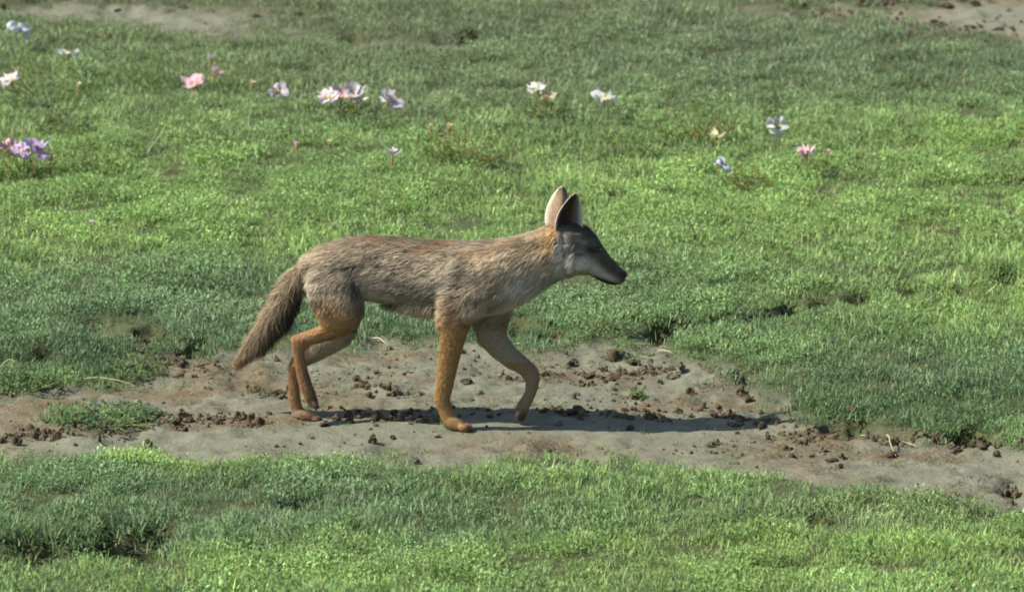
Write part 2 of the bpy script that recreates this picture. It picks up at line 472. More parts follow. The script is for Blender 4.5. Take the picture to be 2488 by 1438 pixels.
# area A: near band, area B: far band, area C: beyond
def grass_points(n, box, margin, scale, out=None):
    x, y = scatter(n, *box)
    k = in_view(x, y, margin) if out is None else ~in_view(x, y, out)
    return x[k], y[k], np.full(k.sum(), scale)
sets = [grass_points(52000, (-2.6, 2.6, -2.3, 1.2), 0.7, 1.0),
        grass_points(66000, (-3.2, 3.2, 1.2, 7.0), 0.8, 1.08),
        grass_points(26000, (-9, 9, 6.9, 16), 9, 1.8),
        grass_points(22000, (-6, 6, -5, 7.0), 9, 1.7, out=0.6)]
X = np.concatenate([s_[0] for s_ in sets]); Y = np.concatenate([s_[1] for s_ in sets]); S0 = np.concatenate([s_[2] for s_ in sets])
B = bare(X, Y); H = hole(X, Y); Z = height(X, Y, B)
n_ = len(X)
patchn = fbm(X * 4, Y * 3, 91, 3); thin = fbm(X * 11, Y * 7, 92, 3)
prob = np.clip(1 - 1.12 * B, 0, 1) + 0.05 * (thin > 0.62) * (B > 0.8)
prob *= np.clip(1 - 1.1 * H, 0, 1)
prob *= 0.42 + 0.58 * sstep(0.30, 0.5, thin)          # small gaps and tufts
farm = sstep(4.0, 5.6, Y) * sstep(0.40, 0.62, patchn)
prob *= 1 - 0.45 * farm
keep = rng.random(n_) < prob
X, Y, Z, B, S0, thin, patchn = [a[keep] for a in (X, Y, Z, B, S0, thin, patchn)]
n_ = len(X)
tc_ = tint(X, Y) * rng.lognormal(0, 0.13, n_)[:, None]
tc_ *= (1 - 0.25 * B)[:, None]
leafy = fbm(X * 2.2, Y * 1.6, 95, 3) + 0.30 * np.exp(-((Y - 2.3) / 1.0) ** 2) + 0.12 * sstep(0.15, 0.5, B) > 0.66
kind = np.where(((leafy & (rng.random(n_) < 0.5)) | (rng.random(n_) < .08)), NF + rng.integers(0, NB, n_), rng.integers(0, NF, n_))
dry = rng.random(n_) < (0.035 + 0.10 * sstep(0.1, 0.6, B))
kind = np.where(dry, NF + NB + rng.integers(0, ND, n_), kind)
tc_[(kind >= NF) & (kind < NF + NB)] *= 1.12
tc_[dry] = np.array([0.26, 0.215, 0.12]) * rng.lognormal(0, 0.2, dry.sum())[:, None]
sc_ = S0 * rng.uniform(0.7, 1.25, n_) * (1 - 0.55 * B) * (0.75 + 0.5 * sstep(0.3, 0.7, thin))
# a fringe of straggling dry bits and low sprouts on the earth
X2, Y2 = scatter(16000, -2.2, 2.2, -0.9, 1.3)
B2 = bare(X2, Y2); w2 = fbm(X2 * 6, Y2 * 4, 97, 3)
k2 = (B2 > 0.6) & (rng.random(len(X2)) < 0.05 + 0.7 * sstep(0.46, 0.62, w2))
X2, Y2, B2 = X2[k2], Y2[k2], B2[k2]
Xa = np.concatenate([X, X2]); Ya = np.concatenate([Y, Y2]); Za = np.concatenate([Z, height(X2, Y2, B2)])
n2 = len(X2); g2 = rng.random(n2) < 0.13
kind2 = np.where(g2, rng.integers(0, NF + NB, n2), NF + NB + rng.integers(0, ND, n2))
t2 = np.where(g2[:, None], tint(X2, Y2) * 0.9, np.array([0.19, 0.13, 0.068]) * rng.lognormal(0, 0.3, n2)[:, None])
Ta = np.concatenate([tc_, t2]); Ka = np.concatenate([kind, kind2]); Sa = np.concatenate([sc_, np.where(g2, rng.uniform(.25, .55, n2), rng.uniform(.35, .8, n2))])
me = bpy.data.meshes.new("grass"); me.vertices.add(len(Xa)); me.vertices.foreach_set("co", np.stack([Xa, Ya, Za], 1).astype(np.float32).ravel())
attr(me, "tint", "FLOAT_COLOR", "POINT", rgba(Ta)); attr(me, "kind_i", "INT", "POINT", Ka); attr(me, "size", "FLOAT", "POINT", Sa)
attr(me, "turn", "FLOAT_VECTOR", "POINT", np.stack([rng.normal(0, .12, len(Xa)), rng.normal(0, .12, len(Xa)), rng.uniform(0, 6.28, len(Xa))], 1))
me.materials.append(M_GRASS)
grass = tag(obj("grass", me), "short green grass and creeping leaves covering the plain", "grass", kind="stuff")

def instancer(o, coll, name):
    ng = bpy.data.node_groups.new(name, "GeometryNodeTree")
    ng.interface.new_socket("Geometry", in_out='INPUT', socket_type='NodeSocketGeometry')
    ng.interface.new_socket("Geometry", in_out='OUTPUT', socket_type='NodeSocketGeometry')
    N = ng.nodes; L = ng.links
    gi = N.new("NodeGroupInput"); go = N.new("NodeGroupOutput")
    ci = N.new("GeometryNodeCollectionInfo"); ci.inputs["Collection"].default_value = coll
    ci.inputs["Separate Children"].default_value = True; ci.inputs["Reset Children"].default_value = True
    ip = N.new("GeometryNodeInstanceOnPoints"); ip.inputs["Pick Instance"].default_value = True
    def na(nm, t):
        a = N.new("GeometryNodeInputNamedAttribute"); a.data_type = t; a.inputs["Name"].default_value = nm; return a.outputs[0]
    e2r = N.new("FunctionNodeEulerToRotation")
    L.new(gi.outputs[0], ip.inputs["Points"]); L.new(ci.outputs[0], ip.inputs["Instance"])
    L.new(na("kind_i", 'INT'), ip.inputs["Instance Index"]); L.new(na("turn", 'FLOAT_VECTOR'), e2r.inputs[0])
    L.new(e2r.outputs[0], ip.inputs["Rotation"]); L.new(na("size", 'FLOAT'), ip.inputs["Scale"])
    L.new(ip.outputs[0], go.inputs[0])
    md = o.modifiers.new("scatter", 'NODES'); md.node_group = ng
instancer(grass, clumps, "grass_scatter")

# ------------------------------------------------------------------ soil clods
def ico_dirs(sub):
    import bmesh
    bm = bmesh.new(); bmesh.ops.create_icosphere(bm, subdivisions=sub, radius=1)
    V = np.array([v.co[:] for v in bm.verts]); F = np.array([[v.index for v in f.verts] for f in bm.faces]); bm.free()
    return V, F
ICO_V, ICO_F = ico_dirs(3)
ICO2_V, ICO2_F = ico_dirs(2)

def clod_mesh(name, seed, mat, V0=ICO_V, F0=ICO_F):
    rr = random.Random(seed)
    V = V0.copy(); lob = [(Vector((rr.uniform(-1, 1), rr.uniform(-1, 1), rr.uniform(-.3, .6))).normalized(), rr.uniform(.2, .7)) for _ in range(5)]
    r_ = []
    for v in V:
        q = Vector(v); a = 0.6
        for l_, w_ in lob: a += w_ * max(0, q.dot(l_)) ** 5
        a += 0.42 * mnoise.fractal(q * 1.9 + Vector((seed * 7.1, 0, 0)), 0.7, 2.1, 5) + 0.28 * mnoise.noise(q * 6 + Vector((0, seed * 3.3, 0)))
        r_.append(a)
    V = V * np.clip(np.array(r_), 0.25, 1.9)[:, None]
    V = V / np.abs(V).max(0)
    V[:, 2] = np.where(V[:, 2] < -0.3, -0.3 + (V[:, 2] + 0.3) * 0.2, V[:, 2])
    return mesh_np(name, V * 0.5, F0, mat, smooth=False)
clod_meshes = [clod_mesh("soil_clod", k, M_CLOD if k % 3 else M_CLOD2) for k in range(9)]

L_BELLY = "dark soil clod scattered on the bare earth around the jackal's feet"
L_ISLE = "dark soil clod at the foot of the low weed tuft behind the tail side of the path"
CLODS = {
 "left": [(440,1012,30,26),(462,1024,22,18),(425,1036,36,24),(583,1016,30,26),(632,1030,34,28),(610,1010,18,14),(530,1022,34,18),(230,1012,26,28),(325,1026,30,26),(145,1032,28,24),(270,1046,70,18),(100,1064,36,30),(125,1058,20,26),(45,1080,32,30),(5,1074,24,20),(200,1042,26,20),(180,1020,22,20),(375,1018,26,22),(290,1018,24,26),(75,1040,22,16)],
 "under": [(790,1034,36,16),(672,1086,14,10),(728,1079,12,8),(845,1012,24,22),(868,1016,24,16),(948,1016,24,14),(978,1012,24,18),(1022,1014,20,16),(955,1066,18,12),(1065,1058,18,10),(1190,1014,18,16),(1210,1010,14,10),(1100,992,16,10),(1145,972,12,12),(1236,922,22,22),(1130,932,34,18),(895,962,30,14),(910,946,28,10),(672,958,50,14),(915,906,22,12),(800,992,14,10),(870,1000,20,10),(1045,1000,16,10),(690,1085,10,6),(760,1065,12,7),(1160,992,12,8)],
 "ahead": [(1540,884,40,18),(1390,884,26,22),(1468,902,20,20),(1505,908,36,20),(1430,916,40,14),(1555,906,26,20),(1590,912,24,16),(1435,934,22,20),(1655,900,26,28),(1605,928,16,14),(1552,934,14,10),(1403,959,14,10),(1680,958,28,26),(1320,1004,22,14),(1345,1001,16,8),(1520,1000,22,14),(1570,1000,20,12),(1680,1006,16,14),(1710,990,12,18),(1780,1004,24,12),(1785,1028,22,14),(1528,1044,24,18),(1740,1102,16,10),(1865,1066,12,26),(1545,970,24,20),(1640,985,18,10),(1770,1012,14,20),(1365,905,18,10),(1600,990,14,9)],
 "right": [(1970,1052,40,26),(2030,1054,36,22),(2078,1056,52,30),(2150,1078,40,20),(2326,1102,36,24),(2375,1098,46,34),(2478,1080,34,28),(1925,1108,18,14),(1975,1110,18,12),(2045,1114,16,22),(2018,1120,44,10),(2165,1110,30,18),(2462,1180,26,40),(1800,958,26,28),(1822,976,26,24),(1850,1000,20,12),(1866,1022,34,10),(2110,1052,30,20),(2230,1060,34,22),(2270,1075,26,20),(2420,1095,24,18),(2440,1180,18,26)],
 "edge": [(1805,830,44,24),(1842,800,30,20),(1622,818,36,28),(1760,845,30,14),(1690,820,26,22),(1930,775,30,16),(1990,770,22,12),(2200,735,40,16),(480,860,30,14),(430,858,26,14),(350,835,34,20),(1310,820,20,16),(1250,815,22,18),(1345,830,20,14)],
 "far": [(1985,50,46,26),(2095,24,36,22),(2150,18,34,22),(1940,36,26,16),(2370,14,30,22),(1885,70,20,14),(2140,78,24,12),(2205,84,34,12),(1145,112,26,14),(860,112,26,12),(1592,18,30,22),(1425,26,24,20),(2030,40,34,16),(2425,75,40,14),(2360,70,30,14),(2250,110,14,8),(2300,20,40,18),(285,30,30,12),(620,42,26,16),(5,20,22,20),(720,38,26,14),(2270,60,24,12)],
}
GROUPL = {"left": ("clod lying by the low weed tuft on the path", "clods by the weed tuft"),
          "under": ("clod on the bare earth around the jackal's feet", "clods around the jackal's feet"),
          "ahead": ("clod on bare earth ahead of the jackal's raised forepaw", "clods ahead of the jackal"),
          "right": ("clod along the narrow end of the path below the grass bank", "clods at the narrow end of the path"),
          "edge": ("clod half buried in the grassy edge behind the path", "clods in the turf edge"),
          "far": ("clod on the bare strips beyond the flowers", "clods on the far bare strips")}
SPECIAL = [(905, 1076, 26, 34, "stubby upright dark clod standing alone on the smooth earth below the jackal's belly"),
           (362, 1084, 26, 24, "rounded mossy clod alone on smooth earth near the foreground grass"),
           (243, 1080, 12, 26, "thin upright peg of dark soil near the foreground grass"),
           (868, 925, 30, 20, "dark oval clod on pale earth between the jackal's hind and front legs"),
           (1400, 997, 66, 22, "long flat dark clod just above the jackal's shadow"),
           (1735, 1084, 46, 24, "wide dark clod on smooth earth beyond the tip of the jackal's shadow"),
           (1497, 876, 50, 40, "large dark clod with grass at the back edge of the path ahead of the jackal"),
           (1337, 1098, 24, 16, "small clod at the rim of the foreground grass under the jackal's forepaw")]
ci_ = 0
def put_clod(px, py, w, h, label, group=None):
    global ci_
    o = bpy.data.objects.new("soil_clod", clod_meshes[ci_ % len(clod_meshes)]); COL.objects.link(o); ci_ += 1
    p = ground_at(px, py)
    k = np.linalg.norm(p - CAM) / FPX
    sx, sz = w * k, h * k / 0.98
    o.scale = (sx, (sx * 0.6 + sz * 0.6), sz * 1.25)
    o.rotation_euler = (0, 0, random.choice((0, math.pi)) + random.uniform(-.5, .5))
    o.location = (p[0], p[1], p[2] + sz * 0.12)
    tag(o, label, "clod", group)
def clod_label(a, lab):
    w, h = a[2], a[3]; q = h / w
    size = "tiny" if w < 15 else "small" if w < 22 else "middling" if w < 31 else "large" if w < 41 else "very large"
    form = "flat" if q < .55 else "low" if q < .72 else "rounded" if q < .95 else "upright"
    return size + " " + form + " " + lab
for key, lst in CLODS.items():
    for a in lst: put_clod(*a, clod_label(a, GROUPL[key][0]), GROUPL[key][1])
for a in SPECIAL: put_clod(*a)

# loose crumbs between them
crumbs = bpy.data.collections.new("soil_crumbs")
for k in range(5):
    crumbs.objects.link(bpy.data.objects.new("crumb_%d" % k, clod_mesh("crumb", 20 + k, M_CLOD if k < 2 else M_CLOD2, ICO2_V, ICO2_F)))
x, y = scatter(14000, -2.2, 2.2, -1.1, 1.3)
BELTS = [((820, 1012), (1065, 1020), 90), ((1270, 922), (1650, 902), 130), ((470, 1018), (655, 1032), 80), ((1300, 1000), (1600, 1002), 70), ((1900, 1052), (2450, 1092), 220), ((0, 1066), (460, 1034), 190), ((600, 952), (700, 962), 50), ((880, 945), (1020, 962), 60), ((1740, 1000), (1900, 1024), 60), ((340, 880), (560, 905), 90), ((1850, 60), (2200, 20), 120), ((2150, 80), (2480, 70), 120)]
bx_, by_ = [], []
for a_, b_, q_ in BELTS:
    t_ = rng.random(q_); A_ = G(*a_); B_ = G(*b_); sp = .02 if a_[1] > 500 else .09
    wob_ = .03 * np.sin(t_ * 17 + a_[0])
    bx_.append(A_[0] + (B_[0] - A_[0]) * t_ + rng.normal(0, .012, q_)); by_.append(A_[1] + (B_[1] - A_[1]) * t_ + wob_ + rng.normal(0, sp, q_))
bx_ = np.concatenate(bx_); by_ = np.concatenate(by_)
x3, y3 = scatter(5000, -3.4, 3.4, 4.2, 7.0); x = np.concatenate([x, x3]); y = np.concatenate([y, y3])
b_ = bare(x, y); w_ = fbm(x * 5, y * 6, 131, 3)
k_ = (b_ > 0.35) & (rng.random(len(x)) < 0.08 + 0.75 * sstep(0.5, 0.68, w_))
x, y, b_ = x[k_], y[k_], b_[k_]
nb_ = len(x); x = np.concatenate([x, bx_]); y = np.concatenate([y, by_]); b_ = np.concatenate([b_, bare(bx_, by_)])
me = bpy.data.meshes.new("soil_crumbs"); me.vertices.add(len(x)); me.vertices.foreach_set("co", np.stack([x, y, height(x, y, b_)], 1).astype(np.float32).ravel())
attr(me, "kind_i", "INT", "POINT", rng.integers(0, 5, len(x))); attr(me, "size", "FLOAT", "POINT", np.concatenate([np.clip(rng.lognormal(math.log(0.0066), 0.55, nb_), 0.003, 0.024), np.clip(rng.lognormal(math.log(0.010), 0.5, len(x) - nb_), 0.004, 0.028)]))
attr(me, "turn", "FLOAT_VECTOR", "POINT", rng.uniform(-0.4, 6.28, (len(x), 3)) * np.array([.1, .1, 1]))
me.materials.append(M_CLOD2)
instancer(tag(obj("soil_crumbs", me), "loose crumbs of dark soil strewn over the bare earth", "soil", kind="stuff"), crumbs, "crumb_scatter")

# ------------------------------------------------------------------ straws and twigs
def tube(pts, rad, n=5):
    pts = np.array(pts, float); V = []; F = []
    for i, p in enumerate(pts):
        t = pts[min(i + 1, len(pts) - 1)] - pts[max(i - 1, 0)]; t /= np.linalg.norm(t)
        a = np.cross(t, [0.3, 0.2, 1.0]); a /= np.linalg.norm(a); b = np.cross(t, a)
        r0 = rad[i] if hasattr(rad, '__len__') else rad
        for k in range(n):
            q = 6.283 * k / n; V.append(p + (a * math.cos(q) + b * math.sin(q)) * r0)
    for i in range(len(pts) - 1):
        for k in range(n): F.append((i * n + k, i * n + (k + 1) % n, (i + 1) * n + (k + 1) % n, (i + 1) * n + k))
    return V, F

def straw(name, a, b, arch, rad, mat, label, cat, za=0.004, zb=0.004):
    A = ground_at(*a); Bp = ground_at(*b); A = A + [0, 0, za]; Bp = Bp + [0, 0, zb]
    pts = []
    for k in range(8):
        t = k / 7; p = lerp(A, Bp, t); p = p + np.array([0.004 * math.sin(5 * t + a[0]), 0.004 * math.sin(7 * t), arch * 4 * t * (1 - t)]); pts.append(p)
    V, F = tube(np.array(pts) - A, np.linspace(rad, rad * .6, 8))
    return tag(obj(name, mesh_np(name, np.array(V), np.array(F), mat), loc=A), label, cat)
straw("dry_stem", (2092, 1058), (2232, 1090), 0.008, 0.0015, M_STRAW, "pale dry stem leaning off the grass bank onto the narrow end of the path", "stem", .03, .004)
straw("dry_stem", (2150, 1074), (2178, 1112), 0.01, 0.0018, M_STRAW, "short forked dry stem under the pale leaning stem", "stem", .016, .004)
straw("grass_stalk", (10, 956), (76, 946), 0.012, 0.0022, M_STRAW, "pale bent grass stalk lying at the dark turf edge by the path", "stalk")
straw("grass_stalk", (0, 925), (60, 930), 0.03, 0.002, M_STEM, "green arching grass stalk over the dark turf edge", "stalk", .03, .01)
straw("dry_stem", (905, 826), (948, 840), 0.006, 0.0022, M_STRAW, "whitish dry stem on the path edge under the jackal's belly", "stem")
straw("dry_stem", (1244, 842), (1272, 841), 0.003, 0.0020, M_STRAW, "whitish dry stem behind the jackal's raised forearm", "stem")
straw("dry_stem", (1520, 846), (1586, 844), 0.004, 0.0020, M_STRAW, "whitish straw lying along the back edge of the path", "stem")
straw("dry_stem", (1600, 860), (1632, 866), 0.006, 0.0020, M_STRAW, "reddish straw beside the whitish straw at the path edge", "stem")
straw("dry_stem", (205, 935), (330, 944), 0.010, 0.0014, M_STRAW, "thin curved straw on pale earth left of the tail tip", "stem")
straw("grass_stalk", (362, 392), (392, 342), 0.0, 0.0022, M_STRAW, "pale slanting grass stalk in the meadow below the pink flower", "stalk", .02, .03)
straw("grass_stalk", (606, 335), (610, 275), 0.0, 0.0018, M_STRAW, "upright dry grass stalk in the meadow behind the jackal's rump", "stalk", .01, .03)
straw("grass_stalk", (505, 428), (536, 417), 0.004, 0.0022, M_STRAW, "whitish seed stalk lying on bright grass", "stalk", .03, .036)
straw("dark_twig", (352, 703), (402, 698), 0.004, 0.0016, M_TWIG, "thin dark twig lying on the grass behind the tail", "twig", .032, .036)
straw("dark_twig", (1040, 470), (1062, 474), 0.004, 0.0018, M_TWIG, "thin dark twig on the grass above the jackal's back", "twig", .03, .034)
straw("grass_stalk", (2190, 722), (2232, 706), 0.006, 0.0018, M_STRAW, "silvery bent stalk above the dark break in the grass bank", "stalk", .04, .05)

# ------------------------------------------------------------------ leafy weeds
def weed(px, py, w, h, col, red, label, n=70):
    """a low bushy broadleaved herb; w, h in photo pixels"""
    p = ground_at(px, py); k = np.linalg.norm(p - CAM) / FPX
    R, Hh = w * k / 2, h * k * (1.3 if py < 500 else 1.0)
    root = obj("leafy_weed", None, loc=p); tag(root, label, "weed", "leafy weeds in the meadow")
    ps = []; sh = []; st = []
    for i in range(n):
        a = random.uniform(0, 6.28); q = R * math.sqrt(random.random()); z = Hh * random.uniform(0.15, 1.0) * (1 - 0.6 * (q / R) ** 2)
        b = (q * math.cos(a), q * math.sin(a), z)
        for j in range(3):
            ps.append(leaflet(b, random.uniform(0, 6.28), random.uniform(-0.4, 0.9), random.uniform(0.009, 0.017), random.uniform(0.0045, 0.008)))
            s_ = np.array(shade_rand(random, 0.0))
            if random.random() < red: s_ = s_ * np.array([1.3, 0.72, 0.6])
            sh.append(tuple(s_))
        if i % 4 == 0: st.append(tube([(0.2 * b[0], 0.2 * b[1], -0.005), (0.7 * b[0], 0.7 * b[1], z * .6), b], 0.0009, 4))
    me = build(ps, M_WEED, "foliage", sh); attr(me, "tint", "FLOAT_COLOR", "POINT", rgba(np.tile(np.array(col), (len(me.vertices), 1))))
    obj("foliage", me, root)
    V = []; F = []
    for v, f in st:
        o = len(V); V += v; F += [[o + q for q in a] for a in f]
    obj("stem", mesh_np("stem", np.array(V), np.array(F), M_STEM), root)
WG = (0.11, 0.16, 0.042); WO = (0.135, 0.14, 0.036); WD = (0.07, 0.085, 0.026)
weed(1125, 405, 190, 80, WO, .35, "reddish-tipped leafy weed in the meadow above the jackal's shoulders", 120)
weed(1060, 395, 90, 60, WG, .2, "small green weed left of the reddish-tipped weed")
weed(1690, 345, 200, 80, WO, .25, "wide yellow-green weed under the cream flower", 130)
weed(1815, 470, 110, 60, WO, .4, "brown-tipped weed below the pale drooping flower")
weed(1880, 300, 60, 60, WD, .5, "thin dark brown weed behind the white open flower", 30)
weed(1500, 385, 180, 60, WG, .2, "low green weed between the jackal's ears and the cream flower", 90)
weed(100, 235, 260, 80, WG, .25, "broad green weed beneath the white flower far from the jackal", 150)
weed(60, 430, 170, 90, WO, .35, "reddish weed carrying the lilac flower cluster", 110)
weed(230, 420, 150, 70, WG, .3, "green weed beside the lilac flower cluster", 80)
weed(560, 230, 200, 80, WG, .15, "green weed below the pink buds", 110)
weed(360, 215, 140, 80, WG, .1, "tall green weed left of the folded pink flower", 90)
weed(150, 330, 140, 60, WD, .1, "dark green weed above the lilac flower cluster", 80)
weed(1960, 420, 150, 50, WG, .2, "low green weed under the round pink flower", 80)
weed(830, 275, 170, 50, WG, .2, "green weed under the pink flower cluster", 90)
weed(1325, 285, 120, 60, WG, .15, "green weed under the two-part white flower", 70)
weed(260, 1024, 330, 34, C_BLUE * 0.8, .12, "low blue-green weed tuft growing on the bare path", 190)
weed(300, 1010, 200, 28, C_BLUE * .9, .05, "smaller weed tuft behind the low tuft on the path", 80)
weed(1550, 975, 36, 28, C_MID * .8, .1, "tiny green sprout on the bare earth ahead of the jackal", 16)
weed(1500, 872, 60, 40, C_MID * .7, .1, "small dark sprout around the large clod at the path edge", 26)
weed(60, 948, 170, 60, C_DARK * 1.1, .05, "dark green tuft overhanging the path corner by the pale stalk", 100)
weed(340, 915, 150, 60, C_DARK * 1.1, .15, "dark green tuft at the path bend behind the tail tip", 90)
weed(1500, 822, 120, 50, C_BLUE * .9, .1, "blue-green tuft at the grassy edge ahead of the jackal's muzzle", 60)
weed(310, 1312, 240, 60, C_DARK, .15, "dark weed hanging over the hollow in the foreground turf", 110)

# ------------------------------------------------------------------ flowers
def mat_petal(name, c0, c1):
    m = NT(name)
    at = m.n("ShaderNodeAttribute", attribute_name="along")
    tc = m.n("ShaderNodeTexCoord"); nz = m.noise(tc.outputs["Object"], 120, 3)
    c = m.mix(at.outputs["Fac"], c0, c1); c = m.mix(m.ramp(nz, [(0.35, (0, 0, 0)), (0.75, (.35, .35, .35))]), c, tuple(v * .7 for v in c1))
    m.l(c, m.b.inputs["Base Color"]); m.b.inputs["Roughness"].default_value = 0.6
    tr = m.n("ShaderNodeBsdfTranslucent"); m.l(c, tr.inputs[0])
    mx = m.n("ShaderNodeMixShader"); mx.inputs[0].default_value = 0.35
    m.l(m.b.outputs[0], mx.inputs[1]); m.l(tr.outputs[0], mx.inputs[2]); m.l(mx.outputs[0], m.o.inputs[0])
    return m.m
PET = {"white": mat_petal("petal_white", (.6, .62, .25), (.60, .585, .58)), "pink": mat_petal("petal_pink", (.7, .45, .3), (.56, .36, .43)),
       "pale": mat_petal("petal_pale", (.62, .55, .35), (.56, .48, .53)), "lilac": mat_petal("petal_lilac", (.6, .4, .4), (.46, .35, .56)),
       "cream": mat_petal("petal_cream", (.62, .5, .12), (.60, .54, .35)), "blue": mat_petal("petal_blue", (.55, .55, .4), (.50, .53, .60))}
M_CENTRE = mat_plain("flower_centre", (.55, .42, .08), .7, .2, 100)
M_CALYX = mat_plain("calyx", (.30, .22, .09), .7, .3, 100)

def petal_mesh(L, W, mat, open_, crump, seed):
    nu, nv = 6, 5
    V = []; A = []
    for i in range(nu):
        u = i / (nu - 1)
        w = W * (0.16 + 0.84 * math.sin(min(1, u * 1.15) * math.pi / 2)) * (1 - 0.35 * max(0, u - .8) / .2)
        for j in range(nv):
            v = (j / (nv - 1) - .5) * 2
            ang = open_ * (0.45 + 0.75 * u)
            x = L * u * math.sin(ang); z = L * u * math.cos(ang) + W * 0.25 * v * v * (1 - .5 * u)
            c = crump * u * (mnoise.noise(Vector((u * 3.1 + seed * 5.3, v * 1.7, seed))) + .6 * mnoise.noise(Vector((u * 6 + seed, v * 4, seed * 2.1))))
            V.append((x + c * .6, v * w / 2 + c * .5, z + c)); A.append(u)
    F = [(i * nv + j, i * nv + j + 1, (i + 1) * nv + j + 1, (i + 1) * nv + j) for i in range(nu - 1) for j in range(nv - 1)]
    me = mesh_np("petal", np.array(V), np.array(F), mat); attr(me, "along", "FLOAT", "POINT", np.array(A) ** .6)
    return me

fs = 0
def flower(px, py, w, col, label, open_=0.9, tilt=(0, 0), n=4, h=0.075, crump=0.021, group=None):
    """px,py: middle of the bloom; w: its width in photo pixels"""
    global fs; fs += 1
    zg = ground_at(px, py, h)
    k = np.linalg.norm(zg - CAM) / FPX
    R = w * 1.12 * k / 2
    root = obj("flower", None, loc=zg); tag(root, label, "flower", group)
    L = R / max(0.5, math.sin(min(1.4, open_ * 1.1)))
    L = min(L, R * 1.5)
    head = Vector((0, 0, h - 0.35 * L * math.cos(open_)))
    rot = (tilt[0], tilt[1], random.uniform(0, 1.5))
    for i in range(n):
        o = obj("petal", petal_mesh(L, L * 1.05, PET[col], open_ * random.uniform(.75, 1.2), crump * random.uniform(.6, 1.4), fs * 3.7 + i), root)
        from mathutils import Euler
        q = Euler((tilt[0], tilt[1], 0)).to_matrix() @ Euler((0, 0, rot[2] + 6.283 * i / n + random.uniform(-.2, .2))).to_matrix()
        o.rotation_euler = q.to_euler(); o.location = head
    from mathutils import Euler
    tm = Euler((tilt[0], tilt[1], 0)).to_matrix()
    up = tm @ Vector((0, 0, 1))
    V, F = clod_sphere(0.1 * L + .0015)
    obj("centre", mesh_np("centre", V, F, M_CENTRE), root, loc=head + up * L * 0.28)
    b = head - up * 0.02
    V, F = tube([b, head - up * 0.006, head + up * L * 0.10], [0.0016, 0.003, 0.0045], 6)
    obj("calyx", mesh_np("calyx", np.array(V), np.array(F), M_CALYX), root)
    V, F = tube([(0, 0, -0.005), (b.x * .4, b.y * .4 + .003, b.z * .5), b], 0.0013, 5)
    obj("stem", mesh_np("stem", np.array(V), np.array(F), M_STEM), root)
def clod_sphere(rad):
    return ICO2_V * rad, ICO2_F

flower(44, 72, 52, "blue", "bluish white flower at the edge of the far bare strip", 1.2, (0.2, .5), 5)
flower(166, 136, 48, "white", "flat white flower with a pale stalk beside it above the broad weed", 1.35, (-.1, .1), 4)
flower(28, 197, 46, "pale", "pinkish white flower left of the broad green weed", 1.1, (.3, -.3), 4)
flower(478, 205, 50, "pink", "folded pink flower below the pink bud", .85, (.5, -.4), 5)
flower(520, 181, 28, "pink", "small pink bud above the folded pink flower", .45, (.3, .4), 4)
flower(511, 144, 14, "pale", "tiny pale bud highest above the folded pink flower", .4, (0, 0), 4)
flower(673, 222, 44, "pale", "lone pale pink flower between the pink buds and the pink cluster", 1.0, (.5, .5), 4)
flower(800, 240, 52, "pale", "broad pale pink flower, widest of the pink cluster", 1.2, (.4, -.2), 5)
flower(830, 236, 44, "pink", "pink flower in the middle of the pink cluster", .9, (.5, .2), 4)
flower(855, 225, 38, "pale", "upright white-topped flower at the cluster's edge", .7, (.5, .3), 4, h=.095)
flower(868, 243, 24, "white", "tiny white bloom with yellow heart at the foot of the upright flower", 1.0, (.4, .2), 4)
flower(940, 247, 54, "pale", "greyish pink drooping flower beside the pink cluster", .95, (.4, .7), 5)
flower(1308, 218, 42, "white", "upper white bloom of the two-part white flower", 1.0, (.3, -.2), 4, h=.09)
flower(1326, 235, 34, "cream", "lower creamy bloom of the two-part white flower", .9, (.4, .4), 4)
flower(1468, 240, 52, "white", "crisp white open flower alone right of the jackal's ear line", 1.0, (.35, 0), 5)
flower(1884, 308, 48, "white", "white flower with a fallen petal beside the thin dark weed", 1.1, (.4, .6), 4)
flower(1741, 334, 32, "cream", "small cream flower on the wide yellow-green weed", .9, (.2, .1), 4)
flower(1960, 371, 36, "pink", "round pink flower above the low green weed", 1.1, (.1, -.1), 5)
flower(1753, 404, 40, "blue", "pale drooping flower between the wide weed and the brown-tipped weed", 1.2, (.3, .6), 4)
flower(953, 382, 34, "white", "upright narrow white flower in the grass behind the jackal's back", .5, (.1, .1), 4)
flower(16, 362, 46, "pink", "dusky pink flower beside the lilac flowers", .9, (.4, .5), 5)
flower(55, 368, 44, "lilac", "pale lilac flower in the cluster on the reddish weed", 1.0, (.4, -.2), 4)
flower(78, 358, 42, "lilac", "deeper lilac flower at the top of the cluster on the reddish weed", .8, (.3, .3), 4, h=.09)
flower(96, 374, 34, "lilac", "small violet flower at the outer side of the lilac cluster", 1.0, (.5, .5), 4)
for (a, b, c, lab) in [(190, 209, "cream", "upright buff bud in the grass right of the broad weed"), (612, 205, "cream", "buff bud between the pink bud and the lone pale pink flower"),
                       (720, 355, "pink", "tiny pink bud in the grass below the pink cluster"), (801, 349, "cream", "buff bud beside the tiny pink bud below the cluster"),
                       (220, 546, "pink", "tiny salmon bud alone in the bright grass behind the tail"), (2010, 372, "pink", "tiny salmon bud right of the round pink flower"),
                       (1046, 312, "cream", "pointed buff bud left of the reddish-tipped weed"), (1090, 310, "cream", "pointed buff bud above the reddish-tipped weed")]:
    flower(a, b, 16, c, lab, .35, (random.uniform(-.2, .2), random.uniform(-.2, .2)), 4, h=.06, crump=.004)

# ------------------------------------------------------------------ the jackal
HPX = 1350.0                             # head turns on the neck here
YAW = math.radians(18)
HX = P(HPX, 600)[0]

def skew(px):
    """the body axis runs a little towards the camera from rump to chest"""
    return 0.19 * np.clip(1150 - px, -60, 700) / SC

